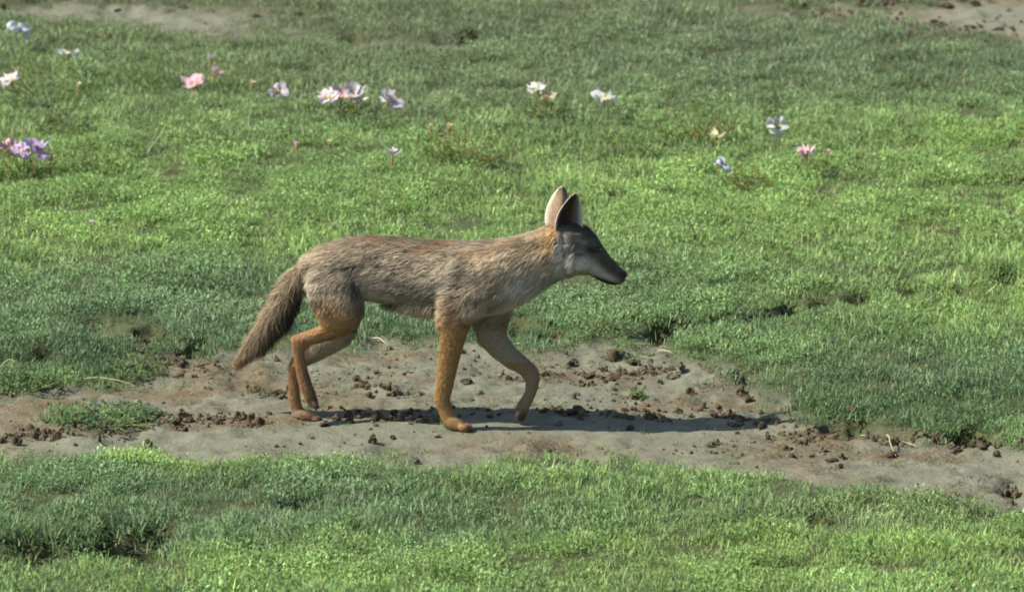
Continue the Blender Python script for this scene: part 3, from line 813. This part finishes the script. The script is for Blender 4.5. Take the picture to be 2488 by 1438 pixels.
def ring_tube(st, Y=0.0, n=20, power=2.3):
    """st: (ax, ay, bx, by, halfwidth[, Y]) outline pairs in photo pixels"""
    R = []
    for s_ in st:
        yy = (s_[5] if len(s_) > 5 else Y) + skew((s_[0] + s_[2]) / 2)
        a = P(s_[0], s_[1], yy); b = P(s_[2], s_[3], yy); c = (a + b) / 2; u = (a - b) / 2
        ring = []
        for k in range(n):
            t = 2 * math.pi * k / n; ct, st_ = math.cos(t), math.sin(t)
            e = 2 / power
            ring.append(c + u * (abs(ct) ** e) * (1 if ct >= 0 else -1) + np.array([0, s_[4], 0]) * (abs(st_) ** e) * (1 if st_ >= 0 else -1))
        R.append(np.array(ring))
    V = list(np.concatenate(R)); F = []
    m = len(st)
    for i in range(m - 1):
        for k in range(n): F.append([i * n + k, i * n + (k + 1) % n, (i + 1) * n + (k + 1) % n, (i + 1) * n + k])
    V.append(R[0].mean(0)); V.append(R[-1].mean(0))
    T = [[m * n, (k + 1) % n, k] for k in range(n)] + [[m * n + 1, (m - 1) * n + k, (m - 1) * n + (k + 1) % n] for k in range(n)]
    return np.array(V), F, T

def ellipsoid(px, py, Y, rx, ry, rz, rot=0):
    c = P(px, py, Y + skew(px)); V = ICO_V * np.array([rx, ry, rz])
    cs, sn = math.cos(rot), math.sin(rot)
    V = np.stack([V[:, 0] * cs + V[:, 2] * sn, V[:, 1], -V[:, 0] * sn + V[:, 2] * cs], 1)
    return V + c, [], ICO_F.tolist()

def turn_head(V):
    V = V.copy(); dx = (V[:, 0] - HX) / math.cos(YAW); y = V[:, 1].copy()
    V[:, 0] = HX + dx * math.cos(YAW) - y * math.sin(YAW)
    V[:, 1] = dx * math.sin(YAW) + y * math.cos(YAW)
    V[:, 2] -= math.tan(PITCH) * dx * math.sin(YAW)      # the muzzle also points a little lower
    return V

NYO, FYO = -0.046, 0.046
parts = []
torso = [(724, 652, 730, 682, .018), (742, 622, 744, 708, .038), (780, 600, 785, 728, .052), (840, 582, 850, 728, .057), (900, 577, 905, 727, .056), (960, 580, 965, 740, .060),
         (1030, 587, 1030, 755, .066), (1100, 589, 1095, 766, .070), (1160, 589, 1160, 764, .067), (1210, 586, 1222, 752, .060), (1255, 578, 1270, 733, .051), (1295, 567, 1312, 705, .044),
         (1330, 553, 1348, 680, .040), (1362, 545, 1378, 668, .036)]
parts.append(ring_tube(torso))
# shoulders, haunches
for s_ in (-1, 1):
    parts.append(ring_tube([(1135, 640, 1180, 635, .008, s_ * .040), (1112, 672, 1200, 660, .020, s_ * .046), (1102, 710, 1212, 702, .026, s_ * .047), (1090, 745, 1195, 745, .026, s_ * .046), (1085, 775, 1150, 775, .02, s_ * .046)]))
    parts.append(ring_tube([(775, 640, 840, 625, .012, s_ * .030), (752, 668, 858, 655, .026, s_ * .036), (746, 700, 868, 692, .032, s_ * .044)]))
# near hind leg
parts.append(ring_tube([(768, 636, 846, 624, .010, -.036), (754, 664, 862, 652, .022, -.042), (746, 692, 872, 684, .032, -.048), (752, 730, 880, 722, .033), (768, 762, 882, 758, .030), (779, 788, 872, 790, .025), (790, 803, 852, 806, .016)], -.05))
parts.append(ring_tube([(782, 788, 866, 796, .022), (776, 793, 842, 812, .020), (752, 803, 796, 826, .0155), (728, 811, 756, 836, .0135), (709, 818, 742, 846, .0125), (710, 836, 739, 855, .0125),
                        (714, 866, 741, 872, .0115), (720, 900, 748, 902, .0112), (727, 932, 757, 930, .012), (737, 958, 767, 955, .0135), (748, 980, 772, 974, .013), (757, 990, 771, 987, .008)], NYO - .004))
# far hind leg
parts.append(ring_tube([(760, 660, 870, 650, .03), (785, 720, 882, 715, .032), (806, 765, 884, 762, .028), (815, 800, 868, 800, .02)], .022))
parts.append(ring_tube([(800, 795, 872, 806, .02), (776, 818, 846, 838, .017), (742, 846, 790, 868, .0145), (712, 868, 745, 888, .013), (702, 884, 732, 897, .0125), (701, 908, 728, 908, .0115),
                        (702, 945, 727, 945, .0115), (704, 980, 731, 978, .0125), (709, 1002, 736, 992, .013)], .004))
parts.append(ring_tube([(708, 995, 712, 1017, .012), (728, 990, 728, 1021, .017), (750, 998, 750, 1023, .019), (764, 1005, 764, 1023, .016), (772, 1012, 772, 1021, .008)], .004))
# near front leg
parts.append(ring_tube([(1068, 700, 1185, 690, .026), (1066, 740, 1165, 742, .026), (1068, 775, 1143, 780, .024), (1070, 812, 1134, 814, .0205), (1067, 850, 1122, 852, .018), (1064, 900, 1109, 902, .016),
                        (1058, 945, 1099, 945, .015), (1055, 968, 1093, 967, .0155), (1063, 994, 1098, 988, .0145), (1072, 1020, 1106, 1008, .0145)], NYO))
parts.append(ring_tube([(1074, 1012, 1078, 1036, .012), (1090, 1005, 1092, 1044, .018), (1108, 1012, 1108, 1047, .019), (1122, 1020, 1122, 1048, .018), (1132, 1030, 1132, 1047, .012)], NYO))
# far front leg
parts.append(ring_tube([(1140, 720, 1248, 715, .026), (1150, 760, 1243, 752, .025), (1155, 795, 1232, 785, .022), (1158, 826, 1230, 812, .020), (1193, 861, 1253, 846, .0175), (1230, 889, 1283, 872, .0155),
                        (1263, 905, 1305, 893, .0148), (1278, 926, 1312, 915, .0145), (1277, 950, 1305, 948, .0138), (1264, 972, 1295, 970, .0135), (1252, 990, 1285, 992, .0145), (1250, 1008, 1280, 1008, .015), (1254, 1021, 1273, 1022, .011)], FYO))
# toes
for (a, b, yy) in [(1127, 1034, -.029), (1135, 1036, -.040), (1136, 1038.5, -.053), (1128, 1041, -.065)]:
    parts.append(ellipsoid(a, b, yy, .013, .0056, .0092, .35))
for (a, b, yy) in [(766, 1014, .019), (771, 1016, .009), (771, 1017, -.001), (766, 1019, -.010)]:
    parts.append(ellipsoid(a, b, yy, .010, .0052, .0065))
for (a, b, yy) in [(766, 985, -.062), (768, 986, -.047)]:
    parts.append(ellipsoid(a, b, yy, .006, .006, .010))
# tail
parts.append(ring_tube([(728, 640, 745, 668, .016), (700, 672, 734, 692, .019), (674, 718, 719, 738, .023), (649, 765, 698, 784, .022), (625, 806, 656, 824, .016), (600, 845, 620, 858, .009), (580, 872, 588, 879, .004)]))
# head
head = [(1342, 556, 1362, 665, .034), (1365, 540, 1385, 669, .042), (1398, 538, 1408, 667, .046), (1426, 552, 1426, 666, .043), (1446, 573, 1441, 674, .035), (1461, 598, 1453, 682, .0265),
        (1478, 621, 1468, 688, .0205), (1495, 639, 1484, 692, .0175), (1510, 653, 1500, 692, .0145), (1518, 664, 1510, 687, .010)]
hv, hf, ht = ring_tube(head, 0, 20, 2.2)
parts.append((turn_head(hv), hf, ht))
for s_ in (-1, 1):                                   # brow and cheek
    v, f, t = ellipsoid(1428, 590, s_ * .031, .022, .009, .011, .5); parts.append((turn_head(v), f, t))
    v, f, t = ellipsoid(1395, 632, s_ * .036, .032, .014, .026, .2); parts.append((turn_head(v), f, t))

V = []; Q = []; T = []; o_ = 0
for v, f, t in parts:
    V.append(v); Q += [[o_ + k for k in a] for a in f]; T += [[o_ + k for k in a] for a in t]; o_ += len(v)
tmp = bpy.data.objects.new("tmp", mesh_np("tmp", np.concatenate(V), [np.array(Q), np.array(T)])); COL.objects.link(tmp)
md = tmp.modifiers.new("r", 'REMESH'); md.mode = 'VOXEL'; md.voxel_size = 0.0032
md = tmp.modifiers.new("s", 'SMOOTH'); md.factor = 0.5; md.iterations = 5
dg = bpy.context.evaluated_depsgraph_get(); dg.update()
em = tmp.evaluated_get(dg).to_mesh()
nv = len(em.vertices); BV = np.empty(nv * 3, np.float32); em.vertices.foreach_get("co", BV); BV = BV.reshape(-1, 3).astype(float)
em.calc_loop_triangles(); BT = np.empty(len(em.loop_triangles) * 3, np.int32); em.loop_triangles.foreach_get("vertices", BT); BT = BT.reshape(-1, 3)
tmp.evaluated_get(dg).to_mesh_clear()
bpy.data.objects.remove(tmp)

# ears: cupped shells with a thick rim, standing on the skull
def ear(side):
    nu, nw = 16, 13
    rows = np.array([(566, 1352, 1410), (548, 1345, 1413), (528, 1346, 1412), (507, 1352, 1409), (489, 1362, 1407), (475, 1372, 1403), (466, 1379, 1400), (461.5, 1385, 1396)], float)
    rv = np.linspace(0, 1, len(rows)); Vo = []
    for layer in (0, 1):
        for i in range(nu):
            v = i / (nu - 1)
            py, xl, xr = [np.interp(v, rv, rows[:, k]) for k in range(3)]
            wm = (xr - xl) / SC
            for j in range(nw):
                q = (j / (nw - 1) - .5) * 2
                X_ = lerp(xl, xr, (q + 1) / 2) - 9
                depth = 0.42 * wm * (1 - abs(q) ** 1.6) * (1 - 0.35 * v)
                th = 0.0016 + 0.0010 * (1 - v)
                yy = -(0.034 + 0.004 * v) + depth + layer * th * 2 * (1 - 0.5 * q * q)
                p = P(X_, py + 3 * abs(q) * v, 0.0)
                Vo.append([p[0], yy if side < 0 else -yy, p[2]])
    Vo = np.array(Vo)
    # the open side looks a little forward
    F = []
    def id_(l, i, j): return l * nu * nw + i * nw + j
    for i in range(nu - 1):
        for j in range(nw - 1):
            F.append([id_(0, i, j), id_(0, i, j + 1), id_(0, i + 1, j + 1), id_(0, i + 1, j)])
            F.append([id_(1, i, j), id_(1, i + 1, j), id_(1, i + 1, j + 1), id_(1, i, j + 1)])
        for j in (0, nw - 1):
            a, b, c_, d = id_(0, i, j), id_(0, i + 1, j), id_(1, i + 1, j), id_(1, i, j)
            F.append([a, b, c_, d] if j == 0 else [a, d, c_, b])
    for j in range(nw - 1):
        F.append([id_(0, nu - 1, j), id_(0, nu - 1, j + 1), id_(1, nu - 1, j + 1), id_(1, nu - 1, j)])
    F = np.array(F)
    # splay outwards
    piv = P(1382, 556)[2]; dz = Vo[:, 2] - piv
    Vo[:, 1] += side * 0.10 * np.clip(dz, 0, 1)
    if side > 0: F = F[:, ::-1]
    # layer / border information for colouring
    q = np.tile(np.abs((np.arange(nw) / (nw - 1) - .5) * 2), nu * 2); sgn = np.tile((np.arange(nw) / (nw - 1) - .5) * 2, nu * 2)
    v = np.tile(np.repeat(np.arange(nu) / (nu - 1), nw), 2); lay = np.repeat([0, 1], nu * nw)
    return turn_head(Vo), F, q, sgn, v, lay, float(side)

ears = [ear(-1), ear(1)]

# ---- coat colour with some painted light and shade, in body coordinates (pixels of the side view)
def body_uv(V):
    q = V - CAM; dz_ = q @ CF
    return 1244 + FPX * q[:, 0] / dz_, 719 - FPX * (q @ CU) / dz_

TAN = np.array([.44, .355, .235]); GREY = np.array([.37, .32, .245]); BLACK = np.array([.045, .038, .032]); RUFOUS = np.array([.40, .225, .105])
ORANGE = np.array([.50, .295, .12]); CREAM = np.array([.66, .58, .43]); WHITE = np.array([.74, .69, .60]); FACE = np.array([.105, .090, .070]); MUZ = np.array([.13, .080, .045])
DARKB = np.array([.105, .076, .052]); BUFF = np.array([.53, .405, .25])

def blob(u, v, cx, cy, rx, ry, rot=0, p=2):
    c, s = math.cos(math.radians(rot)), math.sin(math.radians(rot))
    dx, dy = u - cx, v - cy
    a = (dx * c + dy * s) / rx; b = (-dx * s + dy * c) / ry
    return np.exp(-(a * a + b * b) ** (p / 2))

def coat(V):
    u, v = body_uv(V)
    y = V[:, 1]
    c = np.tile(TAN, (len(V), 1))
    def lay(w, k):
        w = np.clip(w, 0, 1)[:, None]; c[:] = c * (1 - w) + w * np.array(k)
    torso = (v < 830) & (u < 1340)
    # back saddle, flank, belly
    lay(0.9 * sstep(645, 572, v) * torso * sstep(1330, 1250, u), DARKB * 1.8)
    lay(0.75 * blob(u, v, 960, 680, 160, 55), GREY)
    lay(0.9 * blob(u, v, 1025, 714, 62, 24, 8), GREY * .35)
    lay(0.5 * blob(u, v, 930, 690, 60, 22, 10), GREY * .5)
    lay(0.9 * blob(u, v, 965, 748, 130, 24, 12), CREAM * .95)
    lay(0.75 * blob(u, v, 1000, 600, 200, 12, 6), BUFF * .75)
    lay(0.6 * blob(u, v, 790, 640, 60, 40), BUFF * .9)
    lay(1.0 * blob(u, v, 857, 700, 22, 60, -10), BLACK * 1.5)  # dark flank hair plus painted shade of the thigh fold
    lay(0.75 * blob(u, v, 820, 650, 40, 25, 30), GREY * .6)
    lay(0.9 * blob(u, v, 754, 712, 22, 52, -8), CREAM)
    # shoulder and neck
    lay(0.7 * blob(u, v, 1150, 650, 45, 60), TAN * .95)
    lay(1.0 * blob(u, v, 1108, 682, 19, 56, 12), BLACK * 1.2)  # shade of the fur fold behind the shoulder, painted as dark hair
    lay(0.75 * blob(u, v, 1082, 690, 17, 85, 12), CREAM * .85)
    lay(0.9 * blob(u, v, 1194, 685, 16, 45, -5), DARKB)  # front shoulder crease, its shade painted into the coat
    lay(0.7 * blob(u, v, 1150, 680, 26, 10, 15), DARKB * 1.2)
    lay(0.9 * blob(u, v, 1258, 632, 68, 40, -12), CREAM)
    lay(0.8 * blob(u, v, 1265, 690, 70, 22, -10), CREAM)
    lay(0.7 * blob(u, v, 1250, 672, 62, 9, -4), GREY * .55)
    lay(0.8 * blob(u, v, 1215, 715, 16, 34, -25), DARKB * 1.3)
    lay(0.75 * blob(u, v, 1275, 580, 70, 28, -8), BUFF * .85)
    lay(0.98 * blob(u, v, 1278, 708, 62, 32, -20), WHITE * 1.1)
    lay(0.97 * blob(u, v, 1182, 766, 74, 19, -14), WHITE * 1.1)
    lay(0.6 * blob(u, v, 1180, 735, 55, 22), TAN * .8)
    lay(0.6 * blob(u, v, 1262, 612, 74, 46, -10), BUFF * 1.3)  # painted light: neck hair paled further where its surface turns
    # legs
    leg = sstep(735, 800, v)
    hind = (u < 960); front = (u > 1020)
    lay(leg * hind * .95, RUFOUS)
    lay(sstep(690, 770, v) * hind * blob(u, v, 790, 770, 60, 60) * .9, ORANGE * .85)
    lay(.8 * blob(u, v, 790, 765, 14, 12), RUFOUS * .5)
    lay(sstep(745, 800, v) * front * .97, ORANGE * .85)
    lay(.8 * blob(u, v, 1088, 760, 22, 45), ORANGE * .9)
    inner = (y - skew(u) > -0.016)
    lay(inner * (u > 1140) * (v > 740) * (v < 880) * .95, CREAM * .62)
    lay(inner * (u > 1140) * sstep(870, 920, v) * .8, TAN * .8)
    lay(.6 * inner * blob(u, v, 1220, 790, 14, 35), RUFOUS)
    lay(inner * (u > 745) * (u < 900) * (v > 790) * (v < 885) * .85, CREAM * .6)
    lay(blob(u, v, 1263, 1012, 22, 18) * inner * .9, BLACK)
    lay(blob(u, v, 764, 978, 14, 22) * (~inner) * .9, BLACK)
    lay((.65 * ~inner) * blob(u, v, 752, 940, 12, 60, -8), DARKB * 1.1)  # front edge of the near hind leg, shaded side painted dark
    lay(blob(u, v, 757, 1010, 22, 16) * .85, DARKB)
    lay(blob(u, v, 1140, 1042, 14, 7) * .75, DARKB)
    lay(.6 * blob(u, v, 718, 1006, 10, 14), CREAM * .8)
    # tail
    tq = u + 0.66 * (v - 640)
    tail = (tq < 814) & (u < 738) & (v > 640) & (v < 910)
    lay(tail * .96, np.array([.37, .285, .18]))
    lay(tail * sstep(745, 768, tq + 14 * (fbm(u / 9, v / 9, 251, 2) - .5)) * sstep(665, 700, v) * .93, BLACK)
    lay(tail * sstep(845, 885, v) * .7, RUFOUS * .85)
    lay(.6 * tail * sstep(690, 655, v), BUFF)
    # head
    hd = sstep(1335, 1350, u) * (v < 705)
    lay(hd * .96, FACE)
    lay(.95 * blob(u, v, 1330, 582, 20, 48, 8), ORANGE * 1.15)
    lay(.97 * hd * blob(u, v, 1354, 628, 19, 50, 10), WHITE)
    lay(.9 * hd * blob(u, v, 1378, 655, 48, 28), CREAM * .95)
    lay(.95 * hd * blob(u, v, 1402, 647, 46, 28), WHITE * 1.1)
    lay(.6 * hd * blob(u, v, 1400, 622, 40, 12, 5), GREY * .5)
    lay(.97 * hd * blob(u, v, 1442, 653, 30, 14, 30), WHITE * 1.15)
    lay(.95 * hd * blob(u, v, 1474, 671, 27, 9, 25), WHITE)
    lay(.9 * hd * blob(u, v, 1474, 642, 36, 13, 42), MUZ)
    lay(.55 * hd * blob(u, v, 1420, 590, 10, 6), WHITE * .5)
    lay(.95 * hd * blob(u, v, 1437, 608, 17, 8, 15), BLACK)
    lay(.8 * hd * blob(u, v, 1405, 618, 18, 5, 0), BLACK * 1.4)
    lay(.95 * hd * sstep(-6, 1, v - (666 + (u - 1427) * 0.36)) * (u > 1424) , BLACK * 1.1)
    lay(.85 * hd * blob(u, v, 1516, 668, 11, 13), BLACK * .5)
    return c

def ear_col(q, sgn, v, lay_, side):
    n = len(q)
    inside = np.tile(np.array([.060, .034, .024]), (n, 1))
    pale = np.clip(sstep(.15, .7, sgn) * .85 + (1 - sstep(0, .25, v)) * .6, 0, 1)[:, None]
    inside = inside * (1 - pale) + pale * np.array([.20, .175, .14])
    inside = inside * 1.0
    rim = np.maximum(sstep(.78, .92, q), sstep(.94, 1.0, v))[:, None]
    inside = inside * (1 - rim) + rim * np.array([.78, .72, .60])  # cream rim hairs, brightened to paint in the sunlit rim
    back = np.tile(np.array([.30, .20, .12]), (n, 1)); back = back * (1 - sstep(.55, .9, v)[:, None] * .75)
    back = back * (1 - rim) + rim * np.array([.60, .54, .45])
    return np.where((lay_ == 0)[:, None], inside, back)

def coat_mat(name):
    m = NT(name)
    at = m.n("ShaderNodeAttribute", attribute_name="coat")
    m.l(at.outputs["Color"], m.b.inputs["Base Color"])
    m.b.inputs["Roughness"].default_value = 0.75; m.b.inputs["Specular IOR Level"].default_value = 0.2
    return m
def fur_mat():
    m = coat_mat("fur_strands")
    m.b.inputs["Roughness"].default_value = 0.55; m.b.inputs["Specular IOR Level"].default_value = 0.28
    at = m.n("ShaderNodeAttribute", attribute_name="lie"); m.l(at.outputs["Vector"], m.b.inputs["Normal"])
    tr = m.n("ShaderNodeBsdfTranslucent")
    ca = [n for n in m.t.nodes if n.type == 'ATTRIBUTE' and n.attribute_name == "coat"][0]
    m.l(ca.outputs["Color"], tr.inputs[0])
    mx = m.n("ShaderNodeMixShader"); mx.inputs[0].default_value = 0.28
    m.l(m.b.outputs[0], mx.inputs[1]); m.l(tr.outputs[0], mx.inputs[2]); m.l(mx.outputs[0], m.o.inputs[0])
    return m.m
M_SKIN = coat_mat("coat_skin").m
M_FUR = fur_mat()
M_EYE = mat_plain("dark_eye", (.012, .008, .005), .12, .2, 30, .5)
M_NOSE = mat_plain("damp_nose", (.014, .012, .011), .38, .3, 300, .5, 0, .0006)

JB = np.array([0.0, 0.0, 0.0]) + ground_at(1085, 1040) * np.array([0, 0, 0]) + np.array([-.1, 0, 0])
jackal = obj("jackal", None, loc=JB)
tag(jackal, "lean grey-brown jackal with rufous legs walking along the bare path", "jackal")
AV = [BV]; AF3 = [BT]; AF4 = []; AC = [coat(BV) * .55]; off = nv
for e in ears:
    AV.append(e[0]); AF4.append(e[1] + off); off += len(e[0])
    AC.append(ear_col(e[2], e[3], e[4], e[5], 0))
me = mesh_np("body", np.concatenate(AV) - JB, [np.concatenate(AF3), np.concatenate(AF4)], M_SKIN)
attr(me, "coat", "FLOAT_COLOR", "POINT", rgba(np.concatenate(AC)))
body = obj("body", me, jackal)

# ---- fur
def tri_normals(V, T):
    n = np.cross(V[T[:, 1]] - V[T[:, 0]], V[T[:, 2]] - V[T[:, 0]]); a = np.linalg.norm(n, axis=1)
    return n / np.maximum(a, 1e-12)[:, None], a / 2

def vert_normals(V, T):
    n = np.cross(V[T[:, 1]] - V[T[:, 0]], V[T[:, 2]] - V[T[:, 0]]); N = np.zeros_like(V)
    for k in range(3): np.add.at(N, T[:, k], n)
    return N / np.maximum(np.linalg.norm(N, axis=1), 1e-12)[:, None]

def fur(V, T, count, fixed=None):
    fn, fa = tri_normals(V, T); N = vert_normals(V, T)
    cen = V[T].mean(1); u, v = body_uv(cen)
    dens = np.where((u > 1340) & (v < 700), 1.9, 1.0); dens = np.where(v > 800, 1.2, dens)
    pr = fa * dens; pr /= pr.sum()
    f = rng.choice(len(T), count, p=pr)
    r1 = np.sqrt(rng.random(count)); r2 = rng.random(count)
    w = np.stack([1 - r1, r1 * (1 - r2), r1 * r2], 1)
    p = (V[T[f]] * w[:, :, None]).sum(1); n = (N[T[f]] * w[:, :, None]).sum(1); n /= np.linalg.norm(n, axis=1)[:, None]
    return p, n

def fur_dirs(p):
    u, v = body_uv(p); n = len(p)
    d = np.tile(np.array([-1.0, 0, -0.30]), (n, 1)); L = np.full(n, .022); lift = np.full(n, .30)
    def st(m, dd, LL, li):
        d[m] = dd; L[m] = LL; lift[m] = li
    st((u > 1180) & (u < 1345), (-.85, 0, -.55), .026, .32)
    belly = (v > 735) & (u > 880) & (u < 1056)
    st(belly, (-.55, 0, -1), .032, .5)
    st((v > 700) & (v < 790) & (u > 1130) & (u < 1300), (-.6, 0, -.8), .022, .34)
    st((v > 645) & (v <= 690) & (u > 735) & (u < 880), (-.75, 0, -.62), .019, .28)
    st((v > 690) & (v < 770) & (u > 735) & (u < 895), (-.5, 0, -.85), .016, .25)
    legs = (v > 790) & ~((u < 700) & (v < 905)) | ((v > 760) & (u > 740) & (u < 900))
    st(legs, (-.22, 0, -1), .009, .22)
    st(legs & (u > 740) & (v < 830) & (u < 900), (-.75, 0, -.35), .011, .22)
    st((v > 985), (.4, 0, -.7), .004, .2)
    tail = ((u < 738) & (v > 645) & ((u + 0.66 * (v - 640)) < 814) & (v < 910) & (u > 560))
    st(tail, (-.55, 0, -.86), .044, .33)
    hd = (u > 1342) & (v < 700)
    st(hd, (-1, -.2, .05), .010, .28)
    st(hd & (u < 1400) & (v > 590), (-.75, -.2, -.6), .022, .36)
    st(hd & (u > 1450), (-.8, -.2, .5), .0045, .2)
    st(hd & (u > 1400) & (u <= 1450) & (v > 560), (-.9, -.2, .1), .007, .24)
    st(hd & (u > 1500) , (-.8, -.2, .5), .002, .1)
    tip = tail & (v > 835)
    L[tip] *= .75
    nape = (u > 1318) & (u < 1352) & (v < 625)
    st(nape, (-.6, 0, -.7), .02, .4)
    # shrink smoothly along the legs' start
    return d, L, lift

def strands(p, n, d, L, lift, col, width):
    N_ = len(p)
    d = d + rng.normal(0, 1, d.shape) * np.where(L > .035, .36, .17)[:, None]
    t = d - n * (d * n).sum(1)[:, None]; t /= np.maximum(np.linalg.norm(t, axis=1), 1e-6)[:, None]
    L = L * rng.uniform(.65, 1.2, N_); lift = np.clip(lift + rng.normal(0, .10, N_), .05, .9)
    s = np.cross(n, t)
    m = p + (t * np.cos(lift)[:, None] + n * np.sin(lift)[:, None]) * (L * .5)[:, None]
    l2 = lift * .45
    e = m + (t * np.cos(l2)[:, None] + n * np.sin(l2)[:, None] + np.array([0, 0, -.12])) * (L * .5)[:, None]
    w = width * rng.uniform(.7, 1.3, N_)
    b = p - n * .001
    VV = np.stack([b - s * w[:, None] / 2, b + s * w[:, None] / 2, m - s * w[:, None] * .42, m + s * w[:, None] * .42, e], 1).reshape(-1, 3)
    i = np.arange(N_)[:, None] * 5
    Qd = np.concatenate([i, i + 1, i + 3, i + 2], 1); Tr = np.concatenate([i + 2, i + 3, i + 4], 1)
    ph = np.arcsin(rng.uniform(-1, 1, N_)) * np.where(L < .0135, .3, 1.0); nn = n * np.cos(ph)[:, None] + s * np.sin(ph)[:, None] + rng.normal(0, .2, n.shape) + t * .15; nn /= np.linalg.norm(nn, axis=1)[:, None]
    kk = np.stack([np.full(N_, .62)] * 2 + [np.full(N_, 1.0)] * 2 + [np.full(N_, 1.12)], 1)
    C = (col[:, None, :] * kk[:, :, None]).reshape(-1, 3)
    return VV, Qd, Tr, np.repeat(nn, 5, 0), C

p, n = fur(BV, BT, 250000)
hp = P(1437, 607)
ek = np.ones(len(p), bool)
for s_ in (-1, 1):
    q_ = turn_head(np.array([[hp[0], s_ * .040, hp[2]]]))[0]
    ek &= np.linalg.norm((p - q_) / np.array([1.5, 1.5, 1]), axis=1) > .0062
p, n = p[ek], n[ek]
d, L, lift = fur_dirs(p)
tt = d - n * (d * n).sum(1)[:, None]; tt /= np.maximum(np.linalg.norm(tt, axis=1), 1e-6)[:, None]
pm = p + tt * (L * .62)[:, None]                     # a hair shows its colour where it lies
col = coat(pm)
u, v = body_uv(pm)
# grizzle: tufts of dark-tipped and pale hairs, drawn out along the lie of the coat
tor = ((v < 780) & (u < 1335) & (u > 735)).astype(float)
ca, sa = math.cos(.35), math.sin(.35)
uu = u * ca - v * sa; vv = u * sa + v * ca
g1 = fbm(uu / 46, vv / 11, 201, 3); g2 = fbm(uu / 20, vv / 5, 211, 3)
g0 = fbm(uu / 95, vv / 30, 221, 2)
k = np.clip(1 + 2.3 * (.42 * g1 + .16 * g2 + .42 * g0 - .5), .35, 1.6)
col = col * lerp(1.0, k, tor)[:, None]
darkh = (rng.random(len(p)) < ( .22 * sstep(.45, .62, 1 - g2) * sstep(760, 640, v) + .05) * tor)
col[darkh] *= .4
paleh = (rng.random(len(p)) < .16 * tor * sstep(.5, .65, g1)); col[paleh] = col[paleh] * .4 + np.array([.44, .38, .27]) * .6
warm = sstep(.58, .7, fbm(uu / 60, vv / 14, 231, 2)) * tor * sstep(690, 600, v)
col = col * (1 - .5 * warm[:, None]) + .5 * warm[:, None] * np.array([.34, .19, .09])
col *= rng.lognormal(0, .12, len(p))[:, None]
tl = ((u < 738) & (v > 640) & (v < 910) & (u + .66 * (v - 640) < 814))
col[tl] *= (0.55 + .9 * fbm((u[tl] * .83 + v[tl] * .55) / 7, (v[tl] * .83 - u[tl] * .55) / 50, 241, 2))[:, None]
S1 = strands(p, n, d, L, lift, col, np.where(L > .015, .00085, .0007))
# ears: short pile, pale fringe on the rim
SE = []
for e in ears:
    Te = np.concatenate([e[1][:, :3], e[1][:, [0, 2, 3]]])
    fn, fa = tri_normals(e[0], Te); pr = fa / fa.sum()
    f = rng.choice(len(Te), 6000, p=pr); w = rng.dirichlet((1, 1, 1), 6000)
    pe = (e[0][Te[f]] * w[:, :, None]).sum(1); ne = fn[f].copy()
    want = np.where(e[5][Te[f][:, 0]] == 0, 1.0, -1.0) * e[6]
    ne[(ne[:, 1] * want) < 0] *= -1
    ce = (ear_col(e[2], e[3], e[4], e[5], 0)[Te[f]] * w[:, :, None]).sum(1) * rng.lognormal(0, .2, 6000)[:, None]
    SE.append(strands(pe, ne, np.tile(np.array([0.05, 0, 1.0]), (6000, 1)), np.full(6000, .0042), np.full(6000, .25), ce, np.full(6000, .0007)))
VV = []; QQ = []; TT = []; NN = []; CC = []; o_ = 0
for s_ in [S1] + SE:
    VV.append(s_[0]); QQ.append(s_[1] + o_); TT.append(s_[2] + o_); NN.append(s_[3]); CC.append(s_[4]); o_ += len(s_[0])
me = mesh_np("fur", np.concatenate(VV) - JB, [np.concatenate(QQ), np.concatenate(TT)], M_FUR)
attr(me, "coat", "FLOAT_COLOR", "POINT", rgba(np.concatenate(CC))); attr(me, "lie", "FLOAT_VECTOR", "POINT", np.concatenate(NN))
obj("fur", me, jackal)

# ---- eyes and nose
for s_ in (-1, 1):
    v_, _, t_ = ellipsoid(1437, 607, s_ * .0375, .0080, .0050, .0052, .25)
    obj("eye", mesh_np("eye", turn_head(v_) - JB, np.array(t_), M_EYE), jackal)
v_, _, t_ = ellipsoid(1513, 666, 0, .0085, .0095, .0078, .6)
v_ = turn_head(v_)
obj("nose", mesh_np("nose", v_ - JB, np.array(t_), M_NOSE), jackal)
